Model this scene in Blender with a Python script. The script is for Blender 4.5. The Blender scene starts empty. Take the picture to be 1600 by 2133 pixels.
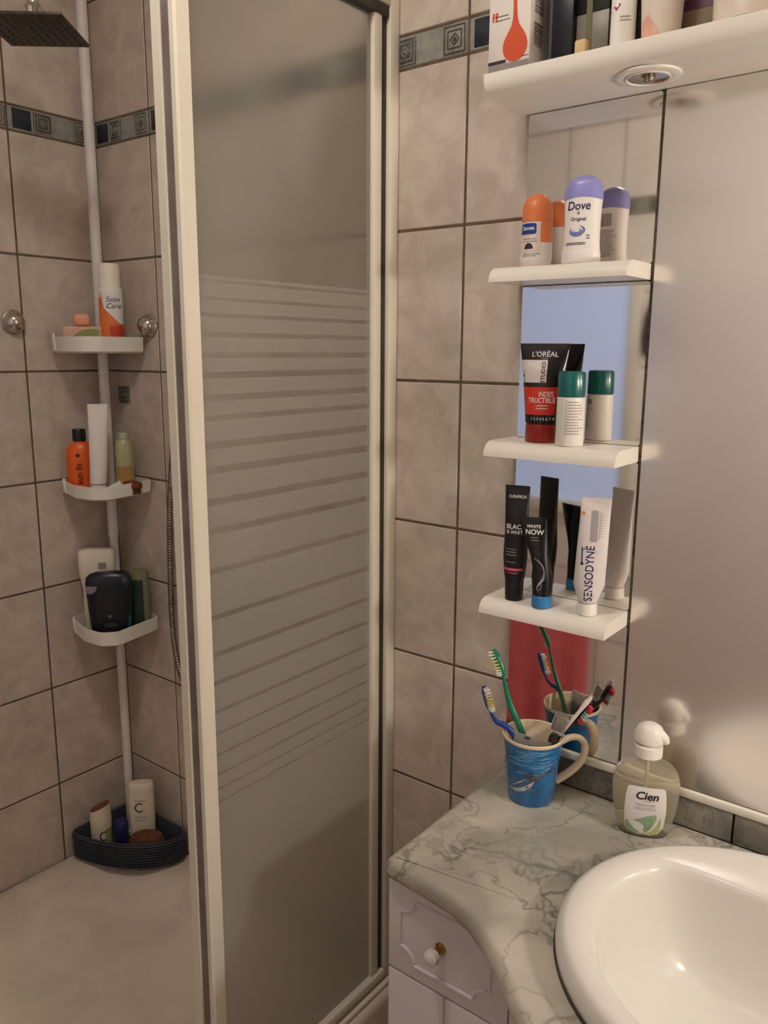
import bpy, bmesh, math, random
from math import pi, sin, cos, radians, sqrt
from mathutils import Vector, Matrix

random.seed(7)
SC = bpy.context.scene
COL = SC.collection

# ------------------------------------------------------------------ camera, light, exposure
cam_data = bpy.data.cameras.new('camera')
cam = bpy.data.objects.new('camera', cam_data)
COL.objects.link(cam)
cam_data.sensor_fit = 'HORIZONTAL'
cam_data.sensor_width = 36.0
cam_data.lens = 1688.16 / 1600 * 36.0
cam_data.clip_start = 0.02
CAM = Vector((1.7479, -1.1562, 1.5031))
_r, _u, _f = Vector((0.7885, 0.6151, 0.0058)), Vector((-0.1254, 0.1515, 0.9805)), Vector((-0.6022, 0.7738, -0.1965))
_m = Matrix((_r, _u, -_f)).transposed().to_4x4()
_m.translation = CAM
cam.matrix_world = _m
SC.camera = cam

world = bpy.data.worlds.new('world')
SC.world = world
world.use_nodes = True
world.node_tree.nodes['Background'].inputs['Color'].default_value = (0.30, 0.33, 0.40, 1)
world.node_tree.nodes['Background'].inputs['Strength'].default_value = 0.05

CEIL_LAMP_E = 62.0       # emission of the ceiling globe
SIDE_LAMP_E = 215.0       # emission of the small globe on the wall to the right of the mirror
WINDOW_E = 0.60          # evening light in the frosted window behind the camera
SC.view_settings.view_transform = 'Standard'
SC.view_settings.look = 'None'
SC.view_settings.gamma = 1.0
SC.view_settings.use_curve_mapping = False
SC.view_settings.exposure = -0.46


# ------------------------------------------------------------------ materials
def lin(c):
    def f(v):
        v = v / 255.0
        return v / 12.92 if v <= 0.04045 else ((v + 0.055) / 1.055) ** 2.4
    return (f(c[0]), f(c[1]), f(c[2]), 1.0)


MATS = {}


def mat(name, col, rough=0.4, metal=0.0, spec=0.5, noise=None, bump=None, rand=0.0, coat=0.0, trans=0.0, ior=1.45,
        emit=0.0, sss=0.0, coord='Object'):
    """procedural principled material. noise=(scale, colour2, low, high) mixes a second colour in"""
    if name in MATS:
        return MATS[name]
    m = bpy.data.materials.new(name)
    m.use_nodes = True
    nt = m.node_tree
    b = nt.nodes['Principled BSDF']
    b.inputs['Base Color'].default_value = lin(col)
    b.inputs['Roughness'].default_value = rough
    b.inputs['Metallic'].default_value = metal
    b.inputs['Specular IOR Level'].default_value = spec
    b.inputs['Coat Weight'].default_value = coat
    b.inputs['Transmission Weight'].default_value = trans
    b.inputs['IOR'].default_value = ior
    if sss:
        b.inputs['Subsurface Weight'].default_value = sss
        b.inputs['Subsurface Radius'].default_value = (0.01, 0.008, 0.006)
    if emit:
        b.inputs['Emission Color'].default_value = lin(col)
        b.inputs['Emission Strength'].default_value = emit
    if noise or bump or rand:
        tc = nt.nodes.new('ShaderNodeTexCoord')
        oi = nt.nodes.new('ShaderNodeObjectInfo')
        off = nt.nodes.new('ShaderNodeVectorMath')
        off.operation = 'MULTIPLY_ADD'
        nt.links.new(oi.outputs['Random'], off.inputs[0])
        off.inputs[1].default_value = (7.3, 11.7, 5.1) if rand else (0, 0, 0)
        nt.links.new(tc.outputs[coord], off.inputs[2])
        vec = off.outputs[0]
    colsock = None
    if noise:
        sc, c2, lo, hi = noise
        n = nt.nodes.new('ShaderNodeTexNoise')
        n.inputs['Scale'].default_value = sc
        n.inputs['Detail'].default_value = 6
        n.inputs['Roughness'].default_value = 0.6
        n.inputs['Distortion'].default_value = 0.8
        nt.links.new(vec, n.inputs['Vector'])
        r = nt.nodes.new('ShaderNodeValToRGB')
        r.color_ramp.elements[0].position = lo
        r.color_ramp.elements[0].color = lin(col)
        r.color_ramp.elements[1].position = hi
        r.color_ramp.elements[1].color = lin(c2)
        nt.links.new(n.outputs['Fac'], r.inputs['Fac'])
        colsock = r.outputs['Color']
    if rand:
        h = nt.nodes.new('ShaderNodeHueSaturation')
        mr = nt.nodes.new('ShaderNodeMapRange')
        nt.links.new(oi.outputs['Random'], mr.inputs['Value'])
        mr.inputs['To Min'].default_value = 1 - rand
        mr.inputs['To Max'].default_value = 1 + rand
        nt.links.new(mr.outputs[0], h.inputs['Value'])
        if colsock:
            nt.links.new(colsock, h.inputs['Color'])
        else:
            h.inputs['Color'].default_value = lin(col)
        colsock = h.outputs['Color']
    if colsock:
        nt.links.new(colsock, b.inputs['Base Color'])
    if bump:
        n2 = nt.nodes.new('ShaderNodeTexNoise')
        n2.inputs['Scale'].default_value = bump[0]
        n2.inputs['Detail'].default_value = 4
        nt.links.new(vec, n2.inputs['Vector'])
        bp = nt.nodes.new('ShaderNodeBump')
        bp.inputs['Strength'].default_value = bump[1]
        bp.inputs['Distance'].default_value = 0.002
        nt.links.new(n2.outputs['Fac'], bp.inputs['Height'])
        nt.links.new(bp.outputs['Normal'], b.inputs['Normal'])
    MATS[name] = m
    return m


def marble(name, base, vein, tint, scale=9.0, rough=0.25):
    """cream stone: cloudy tint plus thin dark veins where a warped noise crosses its middle"""
    m = bpy.data.materials.new(name)
    m.use_nodes = True
    nt = m.node_tree
    b = nt.nodes['Principled BSDF']
    b.inputs['Roughness'].default_value = rough
    tc = nt.nodes.new('ShaderNodeTexCoord')

    def noise(sc, det, dist):
        n = nt.nodes.new('ShaderNodeTexNoise')
        n.inputs['Scale'].default_value = sc
        n.inputs['Detail'].default_value = det
        n.inputs['Distortion'].default_value = dist
        nt.links.new(tc.outputs['Object'], n.inputs['Vector'])
        return n.outputs['Fac']

    def ramp(fac, pts):
        r = nt.nodes.new('ShaderNodeValToRGB')
        e = r.color_ramp.elements
        while len(e) < len(pts):
            e.new(0.5)
        for k, (p, c) in enumerate(pts):
            e[k].position = p
            e[k].color = c
        nt.links.new(fac, r.inputs['Fac'])
        return r.outputs['Color']
    w, k = (1, 1, 1, 1), (0, 0, 0, 1)
    clouds = ramp(noise(scale * 0.6, 5, 0.6), [(0.34, lin(base)), (0.62, lin(tint))])
    v1 = ramp(noise(scale * 0.42, 8, 0.35), [(0.484, k), (0.5, w), (0.516, k)])
    v2 = ramp(noise(scale * 1.25, 8, 0.3), [(0.478, k), (0.5, (0.7, 0.7, 0.7, 1)), (0.522, k)])
    mx = nt.nodes.new('ShaderNodeMath')
    mx.operation = 'MAXIMUM'
    nt.links.new(v1, mx.inputs[0])
    nt.links.new(v2, mx.inputs[1])
    mul = nt.nodes.new('ShaderNodeMath')
    mul.operation = 'MULTIPLY'
    nt.links.new(mx.outputs[0], mul.inputs[0])
    nt.links.new(ramp(noise(scale * 0.8, 3, 0), [(0.38, (0.25, 0.25, 0.25, 1)), (0.62, (0.85, 0.85, 0.85, 1))]), mul.inputs[1])
    mix = nt.nodes.new('ShaderNodeMix')
    mix.data_type = 'RGBA'
    nt.links.new(mul.outputs[0], mix.inputs['Factor'])
    nt.links.new(clouds, mix.inputs['A'])
    mix.inputs['B'].default_value = lin(vein)
    nt.links.new(mix.outputs['Result'], b.inputs['Base Color'])
    MATS[name] = m
    return m


def frosted_glass(name, rough, scatter):
    """etched glass: rough refraction plus some scattered light"""
    m = bpy.data.materials.new(name)
    m.use_nodes = True
    nt = m.node_tree
    out = nt.nodes['Material Output']
    b = nt.nodes['Principled BSDF']
    b.inputs['Base Color'].default_value = (0.88, 0.90, 0.86, 1)
    b.inputs['Transmission Weight'].default_value = 1.0
    b.inputs['Roughness'].default_value = rough
    b.inputs['IOR'].default_value = 1.45
    tr = nt.nodes.new('ShaderNodeBsdfTranslucent')
    tr.inputs['Color'].default_value = lin((214, 210, 198))
    df = nt.nodes.new('ShaderNodeBsdfDiffuse')
    df.inputs['Color'].default_value = lin((210, 206, 198))
    mx1 = nt.nodes.new('ShaderNodeMixShader')
    mx1.inputs[0].default_value = 0.5
    nt.links.new(tr.outputs[0], mx1.inputs[1])
    nt.links.new(df.outputs[0], mx1.inputs[2])
    mx = nt.nodes.new('ShaderNodeMixShader')
    mx.inputs[0].default_value = scatter
    nt.links.new(b.outputs[0], mx.inputs[1])
    nt.links.new(mx1.outputs[0], mx.inputs[2])
    nt.links.new(mx.outputs[0], out.inputs['Surface'])
    return m


def milky(name, col, trans=0.6, rough=0.15, ior=1.2, diff=(220, 210, 190)):
    """translucent plastic: clear body mixed with scattered light"""
    m = bpy.data.materials.new(name)
    m.use_nodes = True
    nt = m.node_tree
    out = nt.nodes['Material Output']
    b = nt.nodes['Principled BSDF']
    b.inputs['Base Color'].default_value = lin(col)
    b.inputs['Transmission Weight'].default_value = 1.0
    b.inputs['Roughness'].default_value = rough
    b.inputs['IOR'].default_value = ior
    tr = nt.nodes.new('ShaderNodeBsdfTranslucent')
    tr.inputs['Color'].default_value = lin(diff)
    df = nt.nodes.new('ShaderNodeBsdfDiffuse')
    df.inputs['Color'].default_value = lin(diff)
    m1 = nt.nodes.new('ShaderNodeMixShader')
    nt.links.new(tr.outputs[0], m1.inputs[1])
    nt.links.new(df.outputs[0], m1.inputs[2])
    mx = nt.nodes.new('ShaderNodeMixShader')
    mx.inputs[0].default_value = 1 - trans
    nt.links.new(b.outputs[0], mx.inputs[1])
    nt.links.new(m1.outputs[0], mx.inputs[2])
    nt.links.new(mx.outputs[0], out.inputs['Surface'])
    MATS[name] = m
    return m


M_TILE = mat('wall_tile', (206, 192, 178), 0.36, noise=(19, (182, 166, 153), 0.36, 0.70), rand=0.035, bump=(60, 0.05))
M_TILE2 = mat('rear_tile', (238, 232, 226), 0.3, noise=(5, (226, 218, 210), 0.4, 0.7), rand=0.03)
M_GROUT = mat('grout', (112, 92, 76), 0.9, noise=(30, (86, 68, 55), 0.4, 0.7))
M_BAND = mat('border_ceramic', (158, 156, 146), 0.4, noise=(25, (124, 124, 116), 0.4, 0.7))
M_BAND_D = mat('border_dark', (94, 97, 98), 0.4, noise=(60, (60, 62, 64), 0.35, 0.7))
M_BAND_L = mat('border_pale', (158, 150, 134), 0.4, noise=(60, (120, 112, 98), 0.35, 0.7))
M_NAVY = mat('border_navy', (42, 47, 62), 0.3, noise=(60, (30, 34, 46), 0.4, 0.7))
M_PLASTER = mat('ceiling_paint', (238, 230, 218), 0.9, noise=(4, (228, 220, 208), 0.4, 0.7))
M_PAINT = mat('wall_paint', (226, 218, 210), 0.8, noise=(3, (216, 208, 200), 0.4, 0.7))
M_FLOOR = mat('floor_tile', (196, 184, 160), 0.5, noise=(8, (172, 158, 134), 0.4, 0.7), rand=0.05)
M_ALU = mat('white_profile', (228, 218, 200), 0.32, noise=(3, (220, 210, 192), 0.4, 0.7))
M_ALUG = mat('grey_seal', (124, 112, 106), 0.6, noise=(20, (104, 92, 86), 0.4, 0.7))
M_SEAL = mat('dark_seal', (62, 54, 42), 0.6, noise=(40, (44, 38, 30), 0.4, 0.7))
M_TRAY = mat('shower_acrylic', (226, 212, 194), 0.35, noise=(5, (206, 190, 172), 0.4, 0.7))
M_WHITEP = mat('white_plastic', (232, 226, 216), 0.4, noise=(6, (224, 216, 206), 0.4, 0.7))
M_POLE = mat('pole_plastic', (226, 218, 214), 0.45, noise=(8, (214, 204, 200), 0.4, 0.7))
M_WHITEL = mat('white_laminate', (240, 232, 220), 0.28, noise=(4, (234, 226, 214), 0.4, 0.7))
M_VANITY = mat('vanity_lacquer', (220, 213, 215), 0.4, noise=(4, (214, 207, 209), 0.4, 0.7))
M_CHROME = mat('chrome', (205, 200, 192), 0.16, metal=1.0, noise=(12, (180, 175, 168), 0.4, 0.7))
M_STEEL = mat('brushed_steel', (150, 144, 136), 0.35, metal=1.0, noise=(40, (120, 114, 106), 0.4, 0.7))
M_DARKST = mat('shower_head_steel', (84, 74, 62), 0.45, metal=0.5, noise=(120, (60, 52, 44), 0.4, 0.6))
M_GOLD = mat('brass', (176, 136, 72), 0.25, metal=1.0, noise=(20, (150, 112, 60), 0.4, 0.7))
M_PORC = mat('porcelain', (224, 218, 210), 0.12, spec=0.6, noise=(4, (220, 214, 206), 0.4, 0.7))
M_MIRROR = mat('mirror_silver', (238, 235, 230), 0.045, metal=1.0, noise=(3, (232, 229, 224), 0.4, 0.7))
M_MIRRORF = mat('misted_mirror', (238, 234, 230), 0.2, metal=1.0, noise=(3, (230, 226, 222), 0.4, 0.7))
M_MEDGE = mat('mirror_edge', (86, 78, 62), 0.6, noise=(90, (40, 36, 28), 0.35, 0.65))
M_MARBLE = marble('cream_marble', (198, 191, 176), (92, 88, 80), (156, 150, 138), scale=11)
M_MARBLE2 = marble('grey_marble', (150, 144, 132), (70, 68, 62), (98, 94, 86), scale=16)
M_FROST = frosted_glass('lightly_etched_glass', 0.24, 0.13)
M_FROST2 = frosted_glass('frosted_glass', 0.40, 0.42)
M_CLEARG = mat('clear_glass', (232, 238, 228), 0.03, trans=1.0, ior=1.45, noise=(4, (228, 234, 224), 0.4, 0.7))
M_STRIPE = frosted_glass('faint_clear_stripe', 0.16, 0.15)
M_BLACK = mat('black_plastic', (26, 24, 24), 0.3, noise=(20, (20, 18, 18), 0.4, 0.7))
M_INK = mat('black_ink', (40, 36, 44), 0.5, noise=(50, (34, 30, 38), 0.4, 0.7))
M_INKN = mat('navy_ink', (44, 40, 84), 0.5, noise=(50, (38, 34, 74), 0.4, 0.7))
M_INKG = mat('grey_ink', (150, 142, 138), 0.6, noise=(50, (140, 132, 128), 0.4, 0.7))
M_INKW = mat('white_ink', (232, 226, 220), 0.5, noise=(50, (222, 216, 210), 0.4, 0.7))


# ------------------------------------------------------------------ mesh helpers
class MB:
    """collects shapes, then links them as ONE mesh object"""

    def __init__(self):
        self.v, self.f, self.mi = [], [], []

    def add(self, vs, fs, mi=0):
        o = len(self.v)
        self.v += [tuple(p) for p in vs]
        for f in fs:
            self.f.append(tuple(i + o for i in f))
            self.mi.append(mi)

    def rings(self, rings, mi=0, cap0=True, cap1=True, closed=True):
        n = len(rings[0])
        vs = [p for r in rings for p in r]
        fs = []
        for k in range(len(rings) - 1):
            for i in range(n if closed else n - 1):
                j = (i + 1) % n
                fs.append((k * n + i, k * n + j, (k + 1) * n + j, (k + 1) * n + i))
        if cap0:
            fs.append(tuple(range(n))[::-1])
        if cap1:
            fs.append(tuple(range((len(rings) - 1) * n, len(rings) * n)))
        self.add(vs, fs, mi)

    def lathe(self, prof, n=24, origin=(0, 0, 0), sx=1.0, sy=1.0, mi=0, rot=None, cap0=True, cap1=True):
        R = rot or Matrix.Identity(3)
        o = Vector(origin)
        rs = []
        for r, z in prof:
            rs.append([o + R @ Vector((r * sx * cos(2 * pi * i / n), r * sy * sin(2 * pi * i / n), z)) for i in range(n)])
        self.rings(rs, mi, cap0, cap1)

    def tube(self, path, rad, n=10, mi=0, flat=1.0):
        pts = [Vector(p) for p in path]
        rr = rad if isinstance(rad, (list, tuple)) else [rad] * len(pts)
        up = Vector((0.13, 0.21, 0.97)).normalized()
        rs = []
        prev = None
        for k, p in enumerate(pts):
            t = (pts[min(k + 1, len(pts) - 1)] - pts[max(k - 1, 0)]).normalized()
            a = prev if prev is not None else (up if abs(t.dot(up)) < 0.9 else Vector((1, 0, 0)))
            a = (a - t * a.dot(t)).normalized()
            prev = a
            b = t.cross(a)
            rs.append([p + (a * cos(2 * pi * i / n) + b * sin(2 * pi * i / n) * flat) * rr[k] for i in range(n)])
        self.rings(rs, mi)

    def box(self, lo, hi, bev=0.0, mi=0, seg=2):
        bm = bmesh.new()
        bmesh.ops.create_cube(bm, size=1)
        for v in bm.verts:
            v.co = Vector(((lo[i] + hi[i]) / 2 + v.co[i] * (hi[i] - lo[i]) for i in range(3)))
        if bev:
            bmesh.ops.bevel(bm, geom=bm.edges[:], offset=bev, segments=seg, affect='EDGES', profile=0.5)
        self.from_bm(bm, mi)

    def from_bm(self, bm, mi=0, mx=None):
        bm.verts.index_update()
        self.add([(mx @ v.co if mx else v.co) for v in bm.verts], [[v.index for v in f.verts] for f in bm.faces], mi)
        bm.free()

    def prism(self, outline, z0, z1, bev=0.0, mi=0, mx=None, seg=2):
        """vertical prism over a 2-D outline"""
        bm = bmesh.new()
        vs = [bm.verts.new((x, y, z0)) for x, y in outline]
        f = bm.faces.new(vs)
        ex = bmesh.ops.extrude_face_region(bm, geom=[f])
        for e in ex['geom']:
            if isinstance(e, bmesh.types.BMVert):
                e.co.z = z1
        bmesh.ops.recalc_face_normals(bm, faces=bm.faces[:])
        if bev:
            ed = [e for e in bm.edges if abs(e.verts[0].co.z - e.verts[1].co.z) < 1e-6]
            bmesh.ops.bevel(bm, geom=ed, offset=bev, segments=seg, affect='EDGES', profile=0.5)
        self.from_bm(bm, mi, mx)

    def mesh(self, name, mats, ang=35, smooth=True):
        me = bpy.data.meshes.new(name)
        me.from_pydata(self.v, [], self.f)
        for m in (mats if isinstance(mats, (list, tuple)) else [mats]):
            me.materials.append(m)
        me.polygons.foreach_set('material_index', self.mi)
        bm = bmesh.new()
        bm.from_mesh(me)
        bmesh.ops.remove_doubles(bm, verts=bm.verts[:], dist=1e-6)
        bmesh.ops.recalc_face_normals(bm, faces=bm.faces[:])
        bm.to_mesh(me)
        bm.free()
        if smooth:
            me.shade_smooth()
            me.set_sharp_from_angle(angle=radians(ang))
        return me

    def build(self, name, mats, parent=None, loc=(0, 0, 0), rot=0.0, ang=35, smooth=True):
        o = bpy.data.objects.new(name, self.mesh(name, mats, ang, smooth))
        COL.objects.link(o)
        o.parent = parent
        o.location = loc
        o.rotation_euler = (0, 0, rot)
        return o


def thing(name, label, cat, loc=(0, 0, 0), rot=0.0, group=None):
    o = bpy.data.objects.new(name, None)
    o.empty_display_size = 0.03
    COL.objects.link(o)
    o.location = loc
    o.rotation_euler = (0, 0, rot)
    o['label'] = label
    o['category'] = cat
    if group:
        o['group'] = group
    return o


def tag(o, label, cat, group=None):
    o['label'] = label
    o['category'] = cat
    if group:
        o['group'] = group
    return o


def struct(o):
    o['kind'] = 'structure'
    return o


def inst(me, name, parent, loc, rot=(0, 0, 0), scale=(1, 1, 1)):
    o = bpy.data.objects.new(name, me)
    COL.objects.link(o)
    o.parent = parent
    o.location = loc
    o.rotation_euler = rot
    o.scale = scale
    return o


def lerp(a, b, t):
    return a + (b - a) * t


class Body:
    """loft over super-ellipse sections (z, half width, half depth, exponent, cx, cy); front faces local -y"""

    def __init__(self, secs):
        self.s = [tuple(s) + (2.0, 0.0, 0.0)[len(s) - 3:] if len(s) < 6 else tuple(s) for s in secs]

    def at(self, z):
        s = self.s
        if z <= s[0][0]:
            return s[0]
        for a, b in zip(s, s[1:]):
            if z <= b[0]:
                t = (z - a[0]) / max(b[0] - a[0], 1e-9)
                return tuple(lerp(a[i], b[i], t) for i in range(6))
        return s[-1]

    def polar(self, ang, z, eps=0.0):
        _, a, b, n, cx, cy = self.at(z)
        s, c = sin(ang), cos(ang)
        return Vector((cx + (a + eps) * math.copysign(abs(s) ** (2 / n), s), cy - (b + eps) * math.copysign(abs(c) ** (2 / n), c), z))

    def front(self, x, z, eps=0.0003):
        _, a, b, n, cx, cy = self.at(z)
        u = min(abs((x - cx) / a), 0.995)
        return Vector((x, cy - b * (1 - u ** n) ** (1 / n) - eps, z))

    def add(self, mb, z0=None, z1=None, n=32, mi=0, cap0=True, cap1=True):
        rs = []
        zs = [s[0] for s in self.s]
        z0 = zs[0] if z0 is None else z0
        z1 = zs[-1] if z1 is None else z1
        zz = sorted(set([z0, z1] + [z for z in zs if z0 < z < z1]))
        for z in zz:
            rs.append([self.polar(2 * pi * i / n, z) for i in range(n)])
        mb.rings(rs, mi, cap0, cap1)


def round_top(z0, z1, a, b, n=2.0, k=6, cx=0.0, cy=0.0, end=0.12):
    """sections of a domed top between z0 and z1"""
    out = []
    for i in range(k + 1):
        t = i / k * (pi / 2) * (1 - end * 0.5)
        out.append((z0 + (z1 - z0) * sin(t) / sin(pi / 2 * (1 - end * 0.5)), a * cos(t) if i else a, b * cos(t) if i else b, n, cx, cy))
    return out


def text(s, size, fn, m, parent, name='lettering', bold=0.0, shear=0.0, rot=0.0, align='CENTER', sx=1.0, space=1.0):
    """flat print: every glyph laid on the surface given by fn(u, v)"""
    cu = bpy.data.curves.new('text', 'FONT')
    cu.body = s
    cu.size = size
    cu.shear = shear
    cu.offset = bold * size
    cu.align_x = align
    cu.align_y = 'CENTER'
    cu.resolution_u = 3
    cu.space_character = space
    ob = bpy.data.objects.new('text', cu)
    me = bpy.data.meshes.new_from_object(ob)
    bpy.data.objects.remove(ob)
    bpy.data.curves.remove(cu)
    c, sn = cos(rot), sin(rot)
    for v in me.vertices:
        x, y = v.co.x * sx, v.co.y
        v.co = fn(x * c - y * sn, x * sn + y * c)
    me.materials.clear()
    me.materials.append(m)
    o = bpy.data.objects.new(name, me)
    COL.objects.link(o)
    o.parent = parent
    return o


def grid(mb, fn, u0, u1, v0, v1, nu=8, nv=2, mi=0):
    vs = [fn(lerp(u0, u1, i / nu), lerp(v0, v1, j / nv)) for j in range(nv + 1) for i in range(nu + 1)]
    fs = [(j * (nu + 1) + i, j * (nu + 1) + i + 1, (j + 1) * (nu + 1) + i + 1, (j + 1) * (nu + 1) + i) for j in range(nv) for i in range(nu)]
    mb.add(vs, fs, mi)


def blob(mb, fn, pts, mi=0, k=3, step=0.0022):
    """star-shaped print patch on a surface, finely divided so that it follows the curve"""
    q = []
    for a, b in zip(pts, pts[1:] + pts[:1]):
        m = max(1, min(12, int(math.hypot(b[0] - a[0], b[1] - a[1]) / step + .5)))
        q += [(lerp(a[0], b[0], t / m), lerp(a[1], b[1], t / m)) for t in range(m)]
    pts = q
    cx = sum(p[0] for p in pts) / len(pts)
    cy = sum(p[1] for p in pts) / len(pts)
    k = max(k, min(12, int(max(math.hypot(p[0] - cx, p[1] - cy) for p in pts) / step) + 1))
    n = len(pts)
    vs = [fn(cx, cy)]
    for r in range(1, k + 1):
        vs += [fn(cx + (p[0] - cx) * r / k, cy + (p[1] - cy) * r / k) for p in pts]
    fs = [(0, 1 + i, 1 + (i + 1) % n) for i in range(n)]
    for r in range(k - 1):
        fs += [(1 + r * n + i, 1 + (r + 1) * n + i, 1 + (r + 1) * n + (i + 1) % n, 1 + r * n + (i + 1) % n) for i in range(n)]
    mb.add(vs, fs, mi)


def ribbon(mb, fn, pts, w, mi=0):
    """thin printed line along 2-D points; w may be a list"""
    ww = w if isinstance(w, (list, tuple)) else [w] * len(pts)
    vs = []
    for k, p in enumerate(pts):
        a, b = pts[max(k - 1, 0)], pts[min(k + 1, len(pts) - 1)]
        d = Vector((b[0] - a[0], b[1] - a[1])).normalized()
        vs.append(fn(p[0] - d.y * ww[k] / 2, p[1] + d.x * ww[k] / 2))
        vs.append(fn(p[0] + d.y * ww[k] / 2, p[1] - d.x * ww[k] / 2))
    mb.add(vs, [(2 * k, 2 * k + 1, 2 * k + 3, 2 * k + 2) for k in range(len(pts) - 1)], mi)


def arc(cx, cy, rx, ry, a0, a1, n=12):
    return [(cx + rx * cos(radians(lerp(a0, a1, i / n))), cy + ry * sin(radians(lerp(a0, a1, i / n)))) for i in range(n + 1)]


def rrect(x0, x1, y0, y1, r, n=5):
    return arc(x1 - r, y0 + r, r, r, -90, 0, n) + arc(x1 - r, y1 - r, r, r, 0, 90, n) + arc(x0 + r, y1 - r, r, r, 90, 180, n) + arc(x0 + r, y0 + r, r, r, 180, 270, n)


def textlines(mb, fn, x0, x1, zs, h, seed=1):
    """rows of illegibly small print"""
    rn = random.Random(seed)
    for z in zs:
        x = x0
        xe = lerp(x0, x1, rn.uniform(0.75, 1.0))
        while x < xe:
            w = rn.uniform(0.0012, 0.0035)
            grid(mb, fn, x, min(x + w, xe), z - h / 2, z + h / 2, 1, 1)
            x += w + 0.0007


# ------------------------------------------------------------------ room shell
RX, RY, RZ = 2.62, -1.62, 2.5        # right wall, rear wall, ceiling
PW, PH = 0.2009, 0.25                # tile pitch
BZ0, BZ1 = 1.952, 2.003              # decorated border


def shell(name, lo, hi, m):
    mb = MB()
    mb.box(lo, hi)
    return struct(mb.build(name, m, smooth=False))


wall_back = shell('wall_back', (-0.12, 0.0010, 0), (RX + 0.1, 0.12, RZ), M_GROUT)
wall_left = shell('wall_left', (-0.12, RY - 0.1, 0), (-0.0010, 0.0010, RZ), M_GROUT)
wall_right = shell('wall_right', (RX, RY - 0.1, 0), (RX + 0.1, 0.0035, RZ), M_PAINT)
wall_rear = shell('wall_rear', (-0.0035, RY - 0.1, 0), (RX, RY - 0.0010, RZ), M_GROUT)
ceiling = shell('ceiling', (-0.12, RY - 0.1, RZ), (RX + 0.1, 0.12, RZ + 0.1), M_PLASTER)
floor = shell('floor', (-0.12, RY - 0.1, -0.1), (RX + 0.1, 0.12, 0.0), M_GROUT)

TILE_CACHE = {}


def tile_mesh(w, h, d=0.007, b=0.0013):
    k = (round(w, 4), round(h, 4), d)
    if k not in TILE_CACHE:
        mb = MB()
        x, y = w / 2, h / 2
        mb.rings([[(-x, 0, -y), (x, 0, -y), (x, 0, y), (-x, 0, y)],
                  [(-x, -d + b, -y), (x, -d + b, -y), (x, -d + b, y), (-x, -d + b, y)],
                  [(-x + b, -d, -y + b), (x - b, -d, -y + b), (x - b, -d, y - b), (-x + b, -d, y - b)]])
        TILE_CACHE[k] = mb
    return TILE_CACHE[k]


def tmesh(w, h, m, d=0.007):
    k = ('m', round(w, 4), round(h, 4), d, m.name)
    if k not in TILE_CACHE:
        TILE_CACHE[k] = tile_mesh(w, h, d).mesh('tile', m, 20)
    return TILE_CACHE[k]


GAP = 0.0044
rows = [(1.45 + PH * k, 1.45 + PH * (k + 1)) for k in range(-6, 2)]
rows[-1] = (1.70, BZ0)
rows = rows + [(BZ1, BZ1 + PH), (BZ1 + PH, RZ)]
rows[0] = (0.0, rows[0][1])


def inset_navy():
    mb = MB()
    mb.box((-0.021, -0.0015, -0.020), (0.021, 0.001, 0.020), 0.0012)
    return mb.mesh('inset', M_NAVY)


def inset_ornate(m):
    mb = MB()
    mb.box((-0.0215, -0.0012, -0.0205), (0.0215, 0.001, 0.0205), 0.001)
    for s in (0.019, 0.0125):            # raised square rims
        for a in range(4):
            R = Matrix.Rotation(a * pi / 2, 3, 'Y')
            p = [R @ Vector((-s, -0.0016, s)), R @ Vector((s, -0.0016, s))]
            mb.tube(p, 0.0011, 5, mi=1)
    for a in range(4):                   # small diamond
        R = Matrix.Rotation(a * pi / 2, 3, 'Y')
        mb.tube([R @ Vector((-0.008, -0.0016, 0)), R @ Vector((0, -0.0016, 0.008))], 0.0011, 5, mi=1)
    mb.lathe([(0.0035, 0), (0.002, 0.002)], 8, (0, -0.0012, 0), mi=1, rot=Matrix.Rotation(pi / 2, 3, 'X'))
    return mb.mesh('inset', [m, M_BAND_L if m is M_BAND_D else M_BAND_D])


INS_N, INS_D, INS_L = inset_navy(), inset_ornate(M_BAND_D), inset_ornate(M_BAND_L)


def tile_wall(wall, cols, place, zmin, band=True, m=M_TILE):
    """cols: (start, end) along the wall; place(s, z) -> location and z rotation"""
    for (s0, s1) in cols:
        for (z0, z1) in rows:
            if z1 < zmin + 0.02:
                continue
            zz0 = max(z0, zmin)
            loc, rz = place((s0 + s1) / 2, (zz0 + z1) / 2)
            inst(tmesh(s1 - s0 - GAP, z1 - zz0 - GAP, m), 'tile', wall, loc, (0, 0, rz))
        if band:
            w = s1 - s0
            loc, rz = place((s0 + s1) / 2, (BZ0 + BZ1) / 2)
            bt = inst(tmesh(w - GAP, BZ1 - BZ0 - GAP, M_BAND), 'border_tile', wall, loc, (0, 0, rz))
            for (u, me) in ((0.032, INS_N), (0.080, INS_D), (0.176, INS_L)):
                if u + 0.02 < w + 0.003:
                    inst(me, 'inset', bt, (u - w / 2, -0.007, 0))


xs = [0.0035 + PW * n for n in range(7)] + [1.43]
tile_wall(wall_back, [(xs[i], xs[i + 1]) for i in range(6)], lambda s, z: ((s, 0.0065, z), 0), 0.19)
ys = [-0.0035 - PW * n for n in range(6)]
tile_wall(wall_left, [(-ys[i], -ys[i + 1]) for i in range(5)], lambda s, z: ((-0.0065, -s, z), pi / 2), 0.19)
# the tiles of the wall across the room, seen in the mirror
tile_wall(wall_rear, [(0.0035 + PW * i, 0.0035 + PW * (i + 1)) for i in range(8)], lambda s, z: ((s, RY - 0.0065, z), pi), 0.0, True, M_TILE2)
# lone decorated square let into a shower tile
dec = inst(INS_D, 'decor_inset', wall_back, (0.062, -0.0005, 1.394))
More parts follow.
